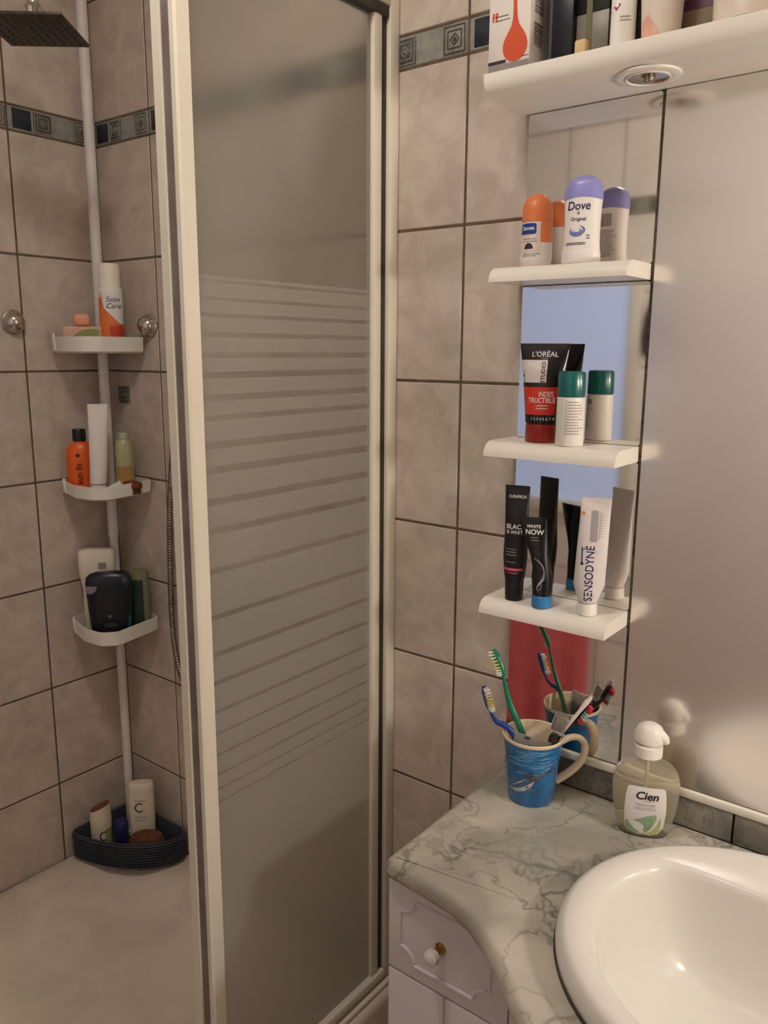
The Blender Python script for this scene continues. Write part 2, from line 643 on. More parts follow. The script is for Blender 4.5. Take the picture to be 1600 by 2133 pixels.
# floor tiles
for i in range(9):
    for j in range(6):
        x, y = 0.15 + 0.3 * i, -0.15 - 0.3 * j
        if x < RX - 0.1 and y > RY:
            inst(tmesh(0.295, 0.295, M_FLOOR), 'tile', floor, (x, y, -0.005), (-pi / 2, 0, 0))

# frosted window in the rear wall (evening light), reflected as the pale blue field in the mirror
win = bpy.data.objects.new('window_1', None)
COL.objects.link(win)
win.location = (0.435, RY, 1.36)
win['kind'] = 'structure'
mb = MB()
for (a, b) in (((-0.27, -0.45), (-0.23, 0.45)), ((0.23, -0.45), (0.27, 0.45)), ((-0.23, 0.40), (0.23, 0.45)), ((-0.23, -0.45), (0.23, -0.40))):
    mb.box((a[0], -0.02, a[1]), (b[0], 0.03, b[1]), 0.004)
mb.build('window_frame', M_WHITEP, win)
mb = MB()
mb.box((-0.23, -0.005, -0.40), (0.23, 0.012, 0.40))
mb.build('window_pane', mat('evening_frosted_pane', (176, 190, 226), 0.5, emit=WINDOW_E, noise=(3, (172, 184, 220), 0.4, 0.7)), win)

dor = bpy.data.objects.new('door_1', None)
COL.objects.link(dor)
dor.location = (1.42, RY, 0)
dor['kind'] = 'structure'
M_DOOR = mat('door_paint', (236, 229, 228), 0.5, noise=(3, (230, 223, 222), 0.4, 0.7))
mb = MB()
for (a, b) in (((-.47, 0), (-.41, 2.08)), ((.41, 0), (.47, 2.08)), ((-.41, 2.02), (.41, 2.08))):
    mb.box((a[0], -.002, a[1]), (b[0], .03, b[1]), .004)
mb.build('door_frame', M_DOOR, dor)
mb = MB()
mb.box((-.405, .0, .008), (.405, .018, 2.015), .003)
mb.build('door_leaf', M_DOOR, dor)
mb = MB()
mb.tube([(.35, .018, 1.02), (.35, .05, 1.02), (.26, .055, 1.02)], .009, 12)
mb.build('door_handle', M_CHROME, dor)

# ------------------------------------------------------------------ lamps
lamp = thing('ceiling_lamp', 'round opal ceiling lamp in the middle of the bathroom ceiling', 'lamp', (1.10, -0.80, RZ))
mb = MB()
mb.lathe([(0.13, 0), (0.13, -0.02), (0.12, -0.03)], 32)
mb.build('base', M_WHITEP, lamp)
mb = MB()
mb.lathe([(0.12, -0.03)] + [(0.12 * cos(t * pi / 16), -0.03 - 0.06 * sin(t * pi / 16)) for t in range(1, 8)], 32)
mb.build('globe', mat('warm_globe_ceiling', (255, 249, 241), 0.4, emit=CEIL_LAMP_E, noise=(2, (255, 247, 239), 0.4, 0.7)), lamp)
lamp = thing('wall_lamp', 'small warm globe lamp on the right hand wall beside the mirror', 'lamp', (RX, -0.30, 1.47))
mb = MB()
mb.lathe([(0.05, 0), (0.05, -0.015), (0.02, -0.03), (0.02, -0.09)], 24, rot=Matrix.Rotation(pi / 2, 3, 'Y'))
mb.build('base', M_CHROME, lamp)
mb = MB()
mb.lathe([(0.06 * sin(t * pi / 12) + 0.001, -0.06 * cos(t * pi / 12)) for t in range(13)], 24, (-0.15, 0, 0))
mb.build('globe', mat('warm_globe_wall', (255, 247, 236), 0.4, emit=SIDE_LAMP_E, noise=(2, (255, 245, 234), 0.4, 0.7)), lamp)

# ------------------------------------------------------------------ shower tray
DX = 0.8625                               # plane of the shower door
tray = thing('shower_tray', 'wide white acrylic shower tray on the shower floor', 'shower tray', (0, 0, 0))
mb = MB()
TX0, TX1, TY0, TY1 = 0.001, 0.905, -0.95, -0.001
ctr = Vector((0.44, -0.47))


def trect(ins, r, n=8):
    return rrect(TX0 + ins, TX1 - ins, TY0 + ins, TY1 - ins, r, n)


prof = [(0.0, 0.003, 0.0), (0.0, 0.003, 0.235), (0.003, 0.004, 0.245), (0.010, 0.01, 0.250), (0.055, 0.05, 0.249), (0.085, 0.08, 0.245),
        (0.115, 0.11, 0.230), (0.15, 0.14, 0.205), (0.20, 0.17, 0.196), (0.30, 0.12, 0.192), (0.43, 0.01, 0.190)]
mb.rings([[(x, y, z) for x, y in trect(i, r)] for i, r, z in prof])
mb.build('basin', M_TRAY, tray, ang=60)
mb = MB()
mb.lathe([(0.045, 0.190), (0.045, 0.194), (0.038, 0.196), (0.03, 0.193)], 24, (0.45, -0.62, 0))
mb.build('drain', M_CHROME, tray)

# ------------------------------------------------------------------ shower door
door = thing('shower_door', 'frosted glass shower door with clear stripes in white frame', 'shower door', (DX, 0, 0.25))
Z0, Z1 = 0.0012, 1.785                        # local: 0.25 .. 2.035
# wall profile: broad white strip on the tiled wall
mb = MB()
mb.box((-0.021, -0.026, Z0), (0.014, -0.001, 1.86), 0.003)
mb.build('wall_profile', M_ALU, door)
mb = MB()
mb.box((-0.008, -0.040, Z0 + 0.02), (0.006, -0.026, 1.84), 0.0015)
mb.build('seal', M_SEAL, door)
# door frame strip next to the glass
mb = MB()
mb.box((-0.010, -0.063, Z0 + 0.022), (0.010, -0.042, Z1 - 0.005), 0.003)
mb.build('frame_stile', M_ALU, door)
# front post: grooved profile, right and front faces both in view
post = [(0.012, -0.434), (0.012, -0.454), (0.0095, -0.4575), (0.0025, -0.4582), (0.0025, -0.457), (-0.0115, -0.457), (-0.0115, -0.4625),
        (-0.0255, -0.4635), (-0.0285, -0.4605), (-0.0285, -0.438), (-0.0255, -0.434)]
mb = MB()
mb.prism(post, Z0, 1.86, 0.0)
p_ = mb.build('front_post', M_ALU, door)
mb = MB()
mb.box((-0.0113, -0.4590, Z0), (0.0023, -0.4565, 1.858))
mb.build('post_gasket', M_ALUG, p_)
mb = MB()                                  # top and bottom rails
mb.box((-0.014, -0.434, Z0 + 0.001), (0.016, -0.027, 0.026), 0.004)
mb.build('bottom_rail', M_ALU, door)
mb = MB()
mb.box((0.020, -0.60, Z0), (0.030, -0.002, 0.010), 0.002)
mb.build('drip_rail', M_ALU, door)
mb = MB()
mb.box((-0.012, -0.434, Z1 - 0.012), (0.012, -0.027, Z1 + 0.006), 0.003)
mb.build('top_seal', M_SEAL, door)
mb = MB()
mb.box((-0.014, -0.434, Z1 + 0.006), (0.014, -0.027, 1.86), 0.003)
mb.build('top_rail', M_ALU, door)
# pane: etched except for the clear lines
lines = [(1.600, .005), (1.593, .004), (1.570, .005), (1.548, .006), (1.522, .007), (1.494, .008), (1.467, .009), (1.436, .0095), (1.408, .008), (1.370, .0105),
         (1.335, .0105), (1.290, .0105), (1.247, .010), (1.189, .009), (1.120, .008), (1.063, .008), (1.019, .007), (0.974, .006), (0.939, .005),
         (0.905, .005), (0.873, .0042), (0.849, .0035), (0.828, .003)]
lines = lines[1:]
zz = [0.27]
kinds = []
for z, t in sorted(lines):
    zz += [z - t / 2, z + t / 2]
    kinds += [0, 1]
kinds += [0, 2]
zz += [1.600, Z1 + 0.25]
mb = MB()
y0, y1, xo, xi = -0.4345, -0.0415, 0.0025, -0.0025
n = len(zz)
vs = [(xo, y0, z - 0.25) for z in zz] + [(xo, y1, z - 0.25) for z in zz]
for k in range(n - 1):
    mb.add([vs[k], vs[k + n], vs[k + n + 1], vs[k + 1]], [(0, 1, 2, 3)], kinds[k])
mb.add([(xi, y0, zz[0] - .25), (xi, y1, zz[0] - .25), (xi, y1, zz[-1] - .25), (xi, y0, zz[-1] - .25)], [(3, 2, 1, 0)], 1)
mb.add([(xi, y0, zz[0] - .25), (xo, y0, zz[0] - .25), (xo, y1, zz[0] - .25), (xi, y1, zz[0] - .25),
        (xi, y0, zz[-1] - .25), (xo, y0, zz[-1] - .25), (xo, y1, zz[-1] - .25), (xi, y1, zz[-1] - .25)],
       [(0, 1, 2, 3), (4, 5, 6, 7), (0, 1, 5, 4), (2, 3, 7, 6)], 1)
mb.build('glass_pane', [M_FROST2, M_STRIPE, M_FROST], door, smooth=False)

# ------------------------------------------------------------------ corner caddy pole with three trays
caddy = thing('corner_shower_caddy', 'white telescopic corner pole with three plastic shower trays', 'shower caddy', (0.0535, -0.0465, 0.2585))
cb = Vector((0.0535, -0.0465, 0.2585))
mb = MB()
mb.lathe([(0.016, 0), (0.016, 0.012), (0.0105, 0.016), (0.0105, 0.80)], 20)
mb.lathe([(0.0118, 0.80), (0.0118, 2.225), (0.016, 2.227), (0.016, 2.2405)], 20)
mb.build('pole', M_POLE, caddy)
outl = [(0.012, -0.012), (0.150, -0.012), (0.167, -0.016), (0.172, -0.03), (0.190, -0.135), (0.186, -0.146), (0.168, -0.166), (0.156, -0.171), (0.110, -0.175),
        (0.098, -0.173), (0.018, -0.150), (0.012, -0.14)]


def offset(poly, d):
    n = len(poly)
    out = []
    for i in range(n):
        a, p, b = Vector(poly[i - 1]), Vector(poly[i]), Vector(poly[(i + 1) % n])
        e1, e2 = (p - a).normalized(), (b - p).normalized()
        n1, n2 = Vector((e1.y, -e1.x)), Vector((e2.y, -e2.x))
        m = (n1 + n2)
        m = m / max(m.dot(m) / 2, 0.3)
        out.append((p.x + m.x * d, p.y + m.y * d))
    return out


def signed(poly):
    return sum(poly[i - 1][0] * poly[i][1] - poly[i][0] * poly[i - 1][1] for i in range(len(poly)))


SG = -1 if signed(outl) > 0 else 1
for (zb, zt) in ((1.4915, 1.527), (1.171, 1.2025), (0.832, 0.868)):
    mb = MB()
    o = Vector((cb.x, cb.y, cb.z))

    def ring(d, z):
        return [Vector((x, y, z)) - o for x, y in offset(outl, d * SG)]
    rs = [ring(0.006, zb), ring(0.0, zb + 0.004), ring(-0.001, zt), ring(0.0022, zt), ring(0.003, zb + 0.0035)]
    mb.rings(rs)
    # dark drain notch cut near the left end is a short raised clip
    t_ = mb.build('shelf_tray', M_WHITEP, caddy)
    mb = MB()
    k = Vector((0.047, -0.159, 0))
    mb.tube([k + Vector((0, 0, zb + .006)) - o, k + Vector((0.001, -0.003, zt - .006)) - o, k + Vector((-0.004, -0.001, zt + 0.006)) - o,
             k + Vector((-0.012, 0.004, zt + 0.004)) - o, k + Vector((-0.013, 0.003, zt - 0.006)) - o], 0.0024, 8)
    mb.build('hook', M_WHITEP, t_)

TH = radians(54)                          # things in the shower face the room
TZ1, TZ2, TZ3 = 1.4955, 1.175, 0.836

# --- top tray
can = thing('shaving_gel_can', 'white and orange gel can standing in the top shower tray', 'can', (0.1196, -0.062, TZ1), TH)
B = Body([(0, .0255, .0255), (.002, .0265, .0265), (.135, .0265, .0265), (.138, .0255, .0255)])
mb = MB(); B.add(mb)
mb.build('body', mat('can_white', (226, 222, 218), 0.35, noise=(10, (218, 212, 208), 0.4, 0.7)), can)
mb = MB()
mb.lathe([(.0235, .138), (.0235, .183), (.022, .189), (.016, .191)], 28)
mb.build('cap', mat('can_cap', (236, 228, 210), 0.4, noise=(10, (228, 220, 202), 0.4, 0.7)), can)
mb = MB()
wrap = lambda a, z: B.polar(a, z, 0.0003)
top = lambda a: 0.052 + 0.040 * (0.5 - a / 2.2) ** 2 + (0.085 * math.exp(-((a + 0.85) / 0.22) ** 2))
na = 28
vs = []
for i in range(na + 1):
    a = lerp(-1.15, 1.35, i / na)
    h = 0.112 if a < -0.72 else max(0.060, 0.098 - 0.026 * (a + 0.72)) * 1.0
    if -0.86 < a < -0.4:
        h = lerp(0.138, 0.092, min(1, max(0, (a + 0.86) / 0.3)))
    elif a <= -0.86:
        h = 0.138
    for j in range(5):
        vs.append(wrap(a, lerp(0.003, h, j / 4)))
fs = [(i * 5 + j, (i + 1) * 5 + j, (i + 1) * 5 + j + 1, i * 5 + j + 1) for i in range(na) for j in range(4)]
mb.add(vs, fs)
mb.build('orange_swoosh', mat('can_orange', (222, 124, 62), 0.4, noise=(18, (206, 88, 46), 0.4, 0.65)), can)
mb = MB()
grid(mb, lambda a, z: B.polar(a, z, 0.0006), -0.1, 1.2, 0.004, 0.056, 10, 2)
mb.build('red_band', mat('can_red', (196, 66, 44), 0.4, noise=(30, (182, 56, 40), 0.4, 0.7)), can)
F_ = lambda x, z: B.front(x, z, 0.0006)
text('Satin', 0.0155, lambda x, y: F_(x + .005, y + 0.112), M_INKN, can, shear=0.3)
text('Care', 0.0160, lambda x, y: F_(x + .006, y + 0.098), M_INKN, can, shear=0.3)

pk = thing('soap_packet', 'pale pink and green paper packet lying in the top shower tray', 'packet', (0.085, -0.112, TZ1), TH - 0.2)
mb = MB()
mb.box((-.042, -.014, 0), (.042, .014, .054), 0.005)
mb.build('wrapper', mat('packet_pink', (214, 170, 148), 0.6, noise=(14, (204, 158, 138), 0.4, 0.7)), pk)
mb = MB()
PF = lambda x, z: Vector((x, -.0144, z + .024))
blob(mb, PF, [(-.022, .006), (-.002, .004), (.020, .006), (.038, .010), (.038, .024), (.018, .025), (-.004, .020)])
mb.build('leaf_print', mat('packet_green', (150, 158, 92), 0.6, noise=(60, (118, 134, 72), 0.4, 0.7)), pk)
mb = MB(); mb.box((-.020, -.013, .0545), (.016, .013, .0815), 0.009, seg=4)
tag(mb.build('soap_bar', mat('pink_soap', (230, 158, 132), 0.5, sss=0.1, noise=(10, (222, 148, 122), 0.4, 0.7)), None, (0.076, -0.106, TZ1), TH), 'rounded pink soap bar resting on the packet in the top tray', 'soap')

# --- middle tray
ob = thing('orange_shower_gel', 'orange bottle with black cap in the middle shower tray', 'bottle', (0.0555, -0.122, TZ2), TH)
B = Body([(0, .026, .020, 2.6), (.003, .030, .023, 2.6), (.085, .031, .024, 2.6), (.10, .030, .023, 2.4), (.113, .022, .018, 2.2), (.119, .012, .012)])
mb = MB(); B.add(mb)
mb.build('body', mat('orange_plastic', (224, 96, 28), 0.35, noise=(12, (206, 78, 26), 0.4, 0.7)), ob)
mb = MB(); mb.lathe([(.0145, .119), (.015, .121), (.015, .143), (.0135, .146)], 24)
mb.build('cap', M_BLACK, ob)
text('sun fit', 0.020, lambda x, y: B.front(x - .002, y + .045, .0005), mat('brown_ink', (96, 38, 22), .5, noise=(50, (84, 32, 20), .4, .7)), ob, rot=pi / 2, bold=0.02)
mb = MB()
blob(mb, lambda x, z: B.front(x, z, .0005), arc(-.004, .088, .005, .005, 0, 330, 8))
mb.build('emblem', MATS['brown_ink'], ob)

tb = thing('white_cream_tube', 'tall plain white tube standing in the middle shower tray', 'tube', (0.1185, -0.113, TZ2), TH)
B = Body([(0, .0175, .0175, 2, -.006), (.024, .0178, .0178, 2, -.006), (.026, .0185, .0185, 2, -.006), (.07, .0195, .018, 2, -.003), (.145, .0205, .011, 2, .0, 0), (.194, .0215, .002, 2, .002), (.205, .0215, .0015, 2, .002)])
mb = MB(); B.add(mb, z0=.026, cap0=True)
mb.build('body', mat('tube_white', (232, 222, 214), 0.4, noise=(8, (222, 212, 204), 0.4, 0.7)), tb)
mb = MB(); B.add(mb, z1=.024)
mb.build('cap', M_WHITEP, tb)

gb = thing('pale_green_bottle', 'pale green and amber bottle behind the white tube in the middle tray', 'bottle', (0.132, -0.058, TZ2), TH)
B = Body([(0, .017, .014, 2.4), (.003, .020, .017, 2.4), (.10, .0205, .017, 2.4), (.118, .018, .015, 2.2), (.124, .010, .010)])
mb = MB(); B.add(mb)
mb.build('body', mat('sage_plastic', (168, 168, 128), 0.35, noise=(10, (150, 142, 96), 0.4, 0.65)), gb)
mb = MB(); mb.lathe([(.011, .124), (.011, .136), (.009, .138)], 20)
mb.build('cap', mat('sage_cap', (170, 176, 150), .4, noise=(10, (160, 166, 140), .4, .7)), gb)
mb = MB(); grid(mb, lambda a, z: B.polar(a, z, .0004), -.9, .9, .012, .062, 10, 3)
mb.build('paper_label', mat('amber_label', (176, 132, 74), .5, noise=(40, (140, 110, 62), .4, .7)), gb)

nb = thing('nail_brush', 'reddish brown nail brush lying at the right of the middle tray', 'brush', (0.157, -0.058, TZ2), TH + 0.5)
mb = MB(); mb.box((-.016, -.030, .012), (.012, .034, .028), .005)
mb.build('brush_back', mat('red_wood', (120, 58, 40), .5, noise=(40, (92, 42, 30), .4, .7)), nb)
mb = MB(); mb.box((-.013, -.026, 0), (.009, .030, .013), .003)
mb.build('bristles', mat('brown_bristle', (92, 62, 44), .9, noise=(120, (60, 40, 30), .4, .7)), nb)
sm = thing('small_white_tube', 'small white tube leaning on the lip of the middle tray', 'tube', (0.168, -0.117, TZ2), 0)
mb = MB(); mb.tube([(-.018, -.016, .008), (-.006, -.004, .016), (.006, .010, .025)], [.004, .0075, .008], 14)
mb.build('body', M_WHITEP, sm)
mb = MB(); mb.tube([(.0065, .0105, .0255), (.0115, .0165, .030)], [.0085, .0085], 14)
mb.build('cap', mat('tube_cap_grey', (222, 216, 212), .35, noise=(20, (210, 204, 200), .4, .7)), sm)

# --- bottom tray
wb = thing('white_shampoo_bottle', 'broad white bottle with small grey print at the back of the bottom tray', 'bottle', (0.058, -0.100, TZ3), TH)
B = Body([(0, .030, .013, 2.6), (.004, .034, .0155, 2.6), (.06, .035, .016, 2.6), (.10, .034, .016, 2.6), (.14, .041, .017, 2.6), (.19, .042, .017, 2.6), (.198, .038, .014, 2.5), (.200, .030, .011, 2.5)])
mb = MB(); B.add(mb)
mb.build('body', mat('ivory_plastic', (226, 214, 196), 0.4, noise=(8, (216, 204, 186), 0.4, 0.7)), wb)
mb = MB(); grid(mb, lambda x, z: B.front(x, z, .0005), .004, .022, .152, .168, 5, 2)
mb.build('grey_print', M_INKG, wb)
nv = thing('navy_shampoo_bottle', 'large dark navy bottle at the front of the bottom shower tray', 'bottle', (0.133, -0.119, TZ3), TH - 0.06)
B = Body([(0, .036, .015, 2.6), (.006, .042, .018, 2.6), (.05, .047, .0195, 2.6), (.12, .052, .020, 2.6), (.135, .0525, .020, 2.6), (.148, .050, .018, 2.5), (.156, .042, .014, 2.3), (.160, .030, .010)])
mb = MB(); B.add(mb)
mb.build('body', mat('navy_plastic', (22, 24, 36), 0.3, noise=(8, (28, 32, 40), 0.4, 0.7)), nv)
FN = lambda x, z: B.front(x, z, .0005)
mb = MB(); blob(mb, FN, [(-.051, .112), (-.036, .113), (-.030, .118), (-.024, .127), (-.028, .131), (-.051, .130)])
mb.build('pale_patch', mat('patch_grey', (150, 138, 140), .5, noise=(60, (120, 110, 112), .4, .7)), nv)
mb = MB(); textlines(mb, FN, -.012, .018, [.040, .036, .032], .0016, 3)
blob(mb, FN, arc(.0, .058, .004, .004, 0, 330, 8))
mb.build('print', mat('pale_print', (112, 118, 110), .5, noise=(40, (96, 102, 96), .4, .7)), nv)
mb = MB(); grid(mb, FN, .036, .0515, .118, .124, 3, 1) if False else grid(mb, lambda a, z: B.polar(a, z, .0004), .95, 1.5, .02, .055, 5, 2)
mb.build('teal_label', mat('teal_print', (40, 104, 108), .4, noise=(30, (30, 80, 70), .4, .7)), nv)
gt = thing('green_conditioner_bottle', 'narrow dark green bottle with pale edge at the right of the bottom tray', 'bottle', (0.142, -0.044, TZ3), TH - 0.1)
B = Body([(0, .021, .013, 2.6), (.003, .0235, .0155, 2.6), (.14, .0235, .0155, 2.6), (.148, .021, .013, 2.4), (.151, .014, .009)])
mb = MB(); B.add(mb)
mb.build('body', mat('olive_plastic', (124, 122, 84), 0.35, noise=(12, (104, 104, 70), 0.4, 0.7)), gt)
mb = MB(); grid(mb, lambda a, z: B.polar(a, z, .0004), -1.4, .35, .012, .128, 10, 4)
mb.build('paper_label', mat('deep_green', (34, 56, 48), .4, noise=(20, (28, 46, 42), .4, .7)), gt)

# --- basket on the shower floor
bk = thing('corner_basket', 'dark grey plastic corner basket standing on the shower tray', 'basket', (0.10, -0.09, 0.2505))
bo = Vector((0.10, -0.09, 0))
bout = [(0.018, -0.018), (0.225, -0.016)] + [(0.245, -0.022), (0.252, -0.040), (0.246, -0.068), (0.228, -0.098), (0.200, -0.128), (0.165, -0.152), (0.125, -0.172),
        (0.085, -0.186), (0.05, -0.195), (0.028, -0.196), (0.018, -0.184)]
SGB = -1 if signed(bout) > 0 else 1


def bring(d, z):
    return [Vector((x - bo.x, y - bo.y, z)) for x, y in offset(bout, d * SGB)]


mb = MB()
mb.rings([bring(.010, 0), bring(.006, .004), bring(.001, .07), bring(-.001, .074), bring(.0025, .075), bring(.004, .07), bring(.008, .006)])
mb.build('wall', mat('basket_plastic', (70, 71, 78), .45, noise=(30, (54, 54, 60), .4, .7), bump=(50, .3)), bk)
mb = MB()                                   # woven ribs all round, countless small strips
for k in range(9):
    z = .008 + k * .0072
    r = bring(.0045 - k * .0005, z)
    r2 = bring(-.0005 - k * .0004, z + .002)
    r3 = bring(.0045 - k * .0005, z + .004)
    mb.rings([r, r2, r3], cap0=False, cap1=False)
st = mb.build('woven_ribs', MATS['basket_plastic'], bk)
wr = thing('brown_capped_bottle', 'white bottle with slanted brown top at the left of the basket', 'bottle', (0.062, -0.138, 0.2575), TH - 0.15)
B = Body([(0, .022, .018), (.003, .0255, .021), (.09, .026, .021), (.128, .0255, .0205)])
mb = MB()
rs = []
for z in (0, .003, .05, .09):
    rs.append([B.polar(2 * pi * i / 32, z) for i in range(32)])
slant = lambda p: Vector((p.x, p.y, .122 + p.x * .45 + p.y * -.1))
rs.append([slant(B.polar(2 * pi * i / 32, .118)) for i in range(32)])
mb.rings(rs)
mb.build('body', mat('cream_plastic', (226, 214, 192), .4, noise=(8, (218, 206, 184), .4, .7)), wr)
mb = MB()
rr_ = [slant(B.polar(2 * pi * i / 32, .118)) for i in range(32)]
mb.rings([[p * .93 + Vector((0, 0, .122 * .07)) for p in rr_], [p * .93 + Vector((0, 0, .0085 + .0035)) for p in rr_], [p * .7 + Vector((0, 0, .122 * .3 + .004)) for p in rr_]], cap0=False)
mb.build('cap', mat('brown_cap', (122, 66, 46), .4, noise=(20, (106, 56, 40), .4, .7)), wr)
FW = lambda x, z: B.front(x, z, .0005)
mb = MB(); ribbon(mb, FW, arc(.010, .052, .009, .0115, 50, 310, 16), [.0008] + [.0032] * 15 + [.0008])
mb.build('emblem', M_INK, wr)
mb = MB(); grid(mb, lambda a, z: B.polar(a, z, .0003), .55, 1.45, .004, .07, 6, 2)
mb.build('green_edge', mat('lime_print', (168, 172, 112), .5, noise=(20, (150, 158, 98), .4, .7)), wr)
wc = thing('white_lotion_bottle', 'flat white bottle with round emblem at the back of the basket', 'bottle', (0.128, -0.062, 0.2575), TH - 0.1)
B = Body([(0, .028, .013, 3), (.003, .0305, .0155, 3), (.11, .0315, .016, 3), (.165, .0315, .016, 3), (.176, .030, .0145, 3), (.180, .026, .011, 3)])
mb = MB(); B.add(mb, z1=.152)
mb.build('body', MATS['cream_plastic'], wc)
mb = MB(); B.add(mb, z0=.1525)
mb.build('cap', mat('cream_cap', (220, 206, 184), .4, noise=(8, (212, 198, 176), .4, .7)), wc)
FC = lambda x, z: B.front(x, z, .0005)
mb = MB(); ribbon(mb, FC, arc(-.004, .118, .0105, .0115, 40, 320, 16), [.0008] + [.003] * 15 + [.0008])
mb.build('emblem', M_INKG if False else M_INK, wc)
mb = MB(); textlines(mb, FC, -.016, .014, [.092, .084, .136], .0022, 5)
mb.build('print', M_INKG, wc)
mb = MB()
mb.lathe([(.030, 0), (.036, .006), (.038, .03), (.037, .055), (.032, .066), (.015, .068)], 20, sx=1.15, sy=.75)
tag(mb.build('bath_sponge', mat('sponge_brown', (112, 70, 46), .95, noise=(60, (84, 50, 34), .4, .7), bump=(120, .8)), None, (0.178, -0.088, 0.2575), TH - .2), 'brown bath sponge in the right half of the basket', 'sponge')
mb = MB()
mb.lathe([(.016, 0), (.018, .004), (.018, .078), (.015, .083)], 20)
tag(mb.build('blue_jar', mat('blue_plastic', (36, 44, 92), .4, noise=(20, (28, 34, 74), .4, .7)), None, (0.098, -0.106, 0.2575), 0), 'small dark blue jar between the two white bottles in the basket', 'jar')

# --- chrome wall domes
dprof = [(.0265, 0), (.0270, .003), (.0255, .006), (.0235, .007)] + [(.0230 * cos(t * pi / 16), .008 + .022 * sin(t * pi / 16)) for t in range(0, 8)]
d1 = thing('wall_dome', 'round chrome dome on the left shower wall', 'wall fitting', (0.0, -0.2285, 1.557))
mb = MB(); mb.lathe(dprof, 28, rot=Matrix.Rotation(pi / 2, 3, 'Y')); mb.build('dome', M_CHROME, d1)
d2 = thing('wall_dome', 'round chrome dome on the tiled back wall above the hose', 'wall fitting', (0.176, 0.0, 1.5525))
mb = MB(); mb.lathe(dprof, 28, rot=Matrix.Rotation(pi / 2, 3, 'X')); mb.build('dome', M_CHROME, d2)

# --- rain shower head
sh = thing('rain_shower_head', 'dark square rain shower head on a chrome arm', 'shower head', (0.373, -0.3465, 2.02), radians(39.6))
mb = MB(); mb.box((-.068, -.071, 0), (.068, .071, .006), .002)
mb.build('plate', M_DARKST, sh)
mb = MB()
for i in range(9):
    for j in range(9):
        mb.lathe([(.0022, .0005), (.0016, -.0016)], 6, (-.056 + i * .014, -.056 + j * .014, 0))
nz = mb.build('nozzles', mat('nozzle_rubber', (58, 50, 42), .7, noise=(40, (46, 40, 34), .4, .7)), sh)
nz['kind'] = 'stuff'
mb = MB()
mb.lathe([(.020, .006), (.020, .014), (.014, .020), (.016, .034), (.011, .042)], 20)
inv = Matrix.Rotation(-radians(39.6), 3, 'Z')
end = inv @ Vector((0.001 - 0.373, -0.345 + 0.3465, 0.12))
mb.tube([(0, 0, .035), (0, 0, .10), tuple(Vector((0, 0, .12)) + (end - Vector((0, 0, .12))) * .06), tuple(end)], .0095, 14)
mb.build('arm', M_CHROME, sh)

# --- hose on the back wall with its mixer behind the glass
hs = thing('shower_hose', 'ribbed metal shower hose hanging on the back wall', 'shower hose', (0.28, -0.02, 1.0))
pts = [(.345, -.022, 1.74), (.33, -.022, 1.62), (.305, -.02, 1.48), (.275, -.02, 1.34), (.254, -.02, 1.232), (.240, -.02, 1.12), (.2325, -.02, .98), (.231, -.02, .88), (.2345, -.02, .82), (.246, -.02, .765),
       (.268, -.02, .725), (.31, -.022, .70), (.38, -.028, .735), (.44, -.04, .83), (.47, -.052, .9525)]


def smooth_path(p, k):
    p = [Vector(a) for a in p]
    out = []
    for i in range(len(p) - 1):
        p0, p1, p2, p3 = p[max(i - 1, 0)], p[i], p[i + 1], p[min(i + 2, len(p) - 1)]
        for j in range(k):
            t = j / k
            out.append(0.5 * ((2 * p1) + (p2 - p0) * t + (2 * p0 - 5 * p1 + 4 * p2 - p3) * t * t + (3 * p1 - p0 - 3 * p2 + p3) * t ** 3))
    out.append(p[-1])
    return out


ho = Vector((.28, -.02, 1.0))
sp = smooth_path(pts, 40)
# resample evenly so that every rib is 3.2 mm
res, acc, last = [sp[0]], 0.0, sp[0]
for p in sp[1:]:
    d = (p - last).length
    while acc + d >= 0.0016:
        t = (0.0016 - acc) / d
        last = last.lerp(p, t)
        res.append(last)
        d = (p - last).length
        acc = 0.0
    acc += d
    last = p
mb = MB(); mb.tube([p - ho for p in res], [.0074 if (k // 2) % 2 else .0058 for k in range(len(res))], 8)
mb.build('ribbed_tube', M_STEEL, hs, ang=80)
mb = MB(); mb.tube([Vector((.345, -.022, 1.735)) - ho, Vector((.352, -.022, 1.775)) - ho, Vector((.356, -.012, 1.79)) - ho, Vector((.356, -.001, 1.79)) - ho], [.010, .010, .010, .016], 14)
mb.build('wall_elbow', M_CHROME, hs)
mx = thing('shower_mixer', 'chrome shower mixer bar on the back wall behind the glass', 'mixer tap', (0.47, 0, 0.985))
mb = MB(); mb.tube([(-.11, -.052, 0), (.11, -.052, 0)], .019, 18)
for s in (-.075, .075):
    mb.tube([(s, -.052, 0), (s, -.001, 0)], [.014, .024], 18)
mb.tube([(0, -.052, -.015), (0, -.052, -.03)], .010, 14)
mb.build('body', M_CHROME, mx)
for s in (-1, 1):
    mb = MB(); mb.tube([(s * .112, -.052, 0), (s * .116, -.052, 0), (s * .140, -.052, 0), (s * .143, -.052, 0)], [.019, .022, .022, .019], 16)
    mb.build('handle', M_CHROME, mx)

# ------------------------------------------------------------------ mirror wall unit
MY = -0.0065                              # front face of the mirrors (tiles end at 0)
unit = thing('mirrored_shelf_unit', 'narrow mirrored wall panel with three white shelves', 'shelf unit', (1.221, 0, 0.8645))


def mirror_plate(x0, x1, z0, z1, r=0.004):
    mb = MB()
    o = rrect(x0, x1, z0, z1, r, 3)
    Rm = Matrix(((1, 0, 0, 0), (0, 0, 1, 0), (0, 1, 0, 0), (0, 0, 0, 1)))   # outline in xz, thickness in y
    mb.prism(o, -0.0012, MY, 0.0, mx=Rm)
    return mb


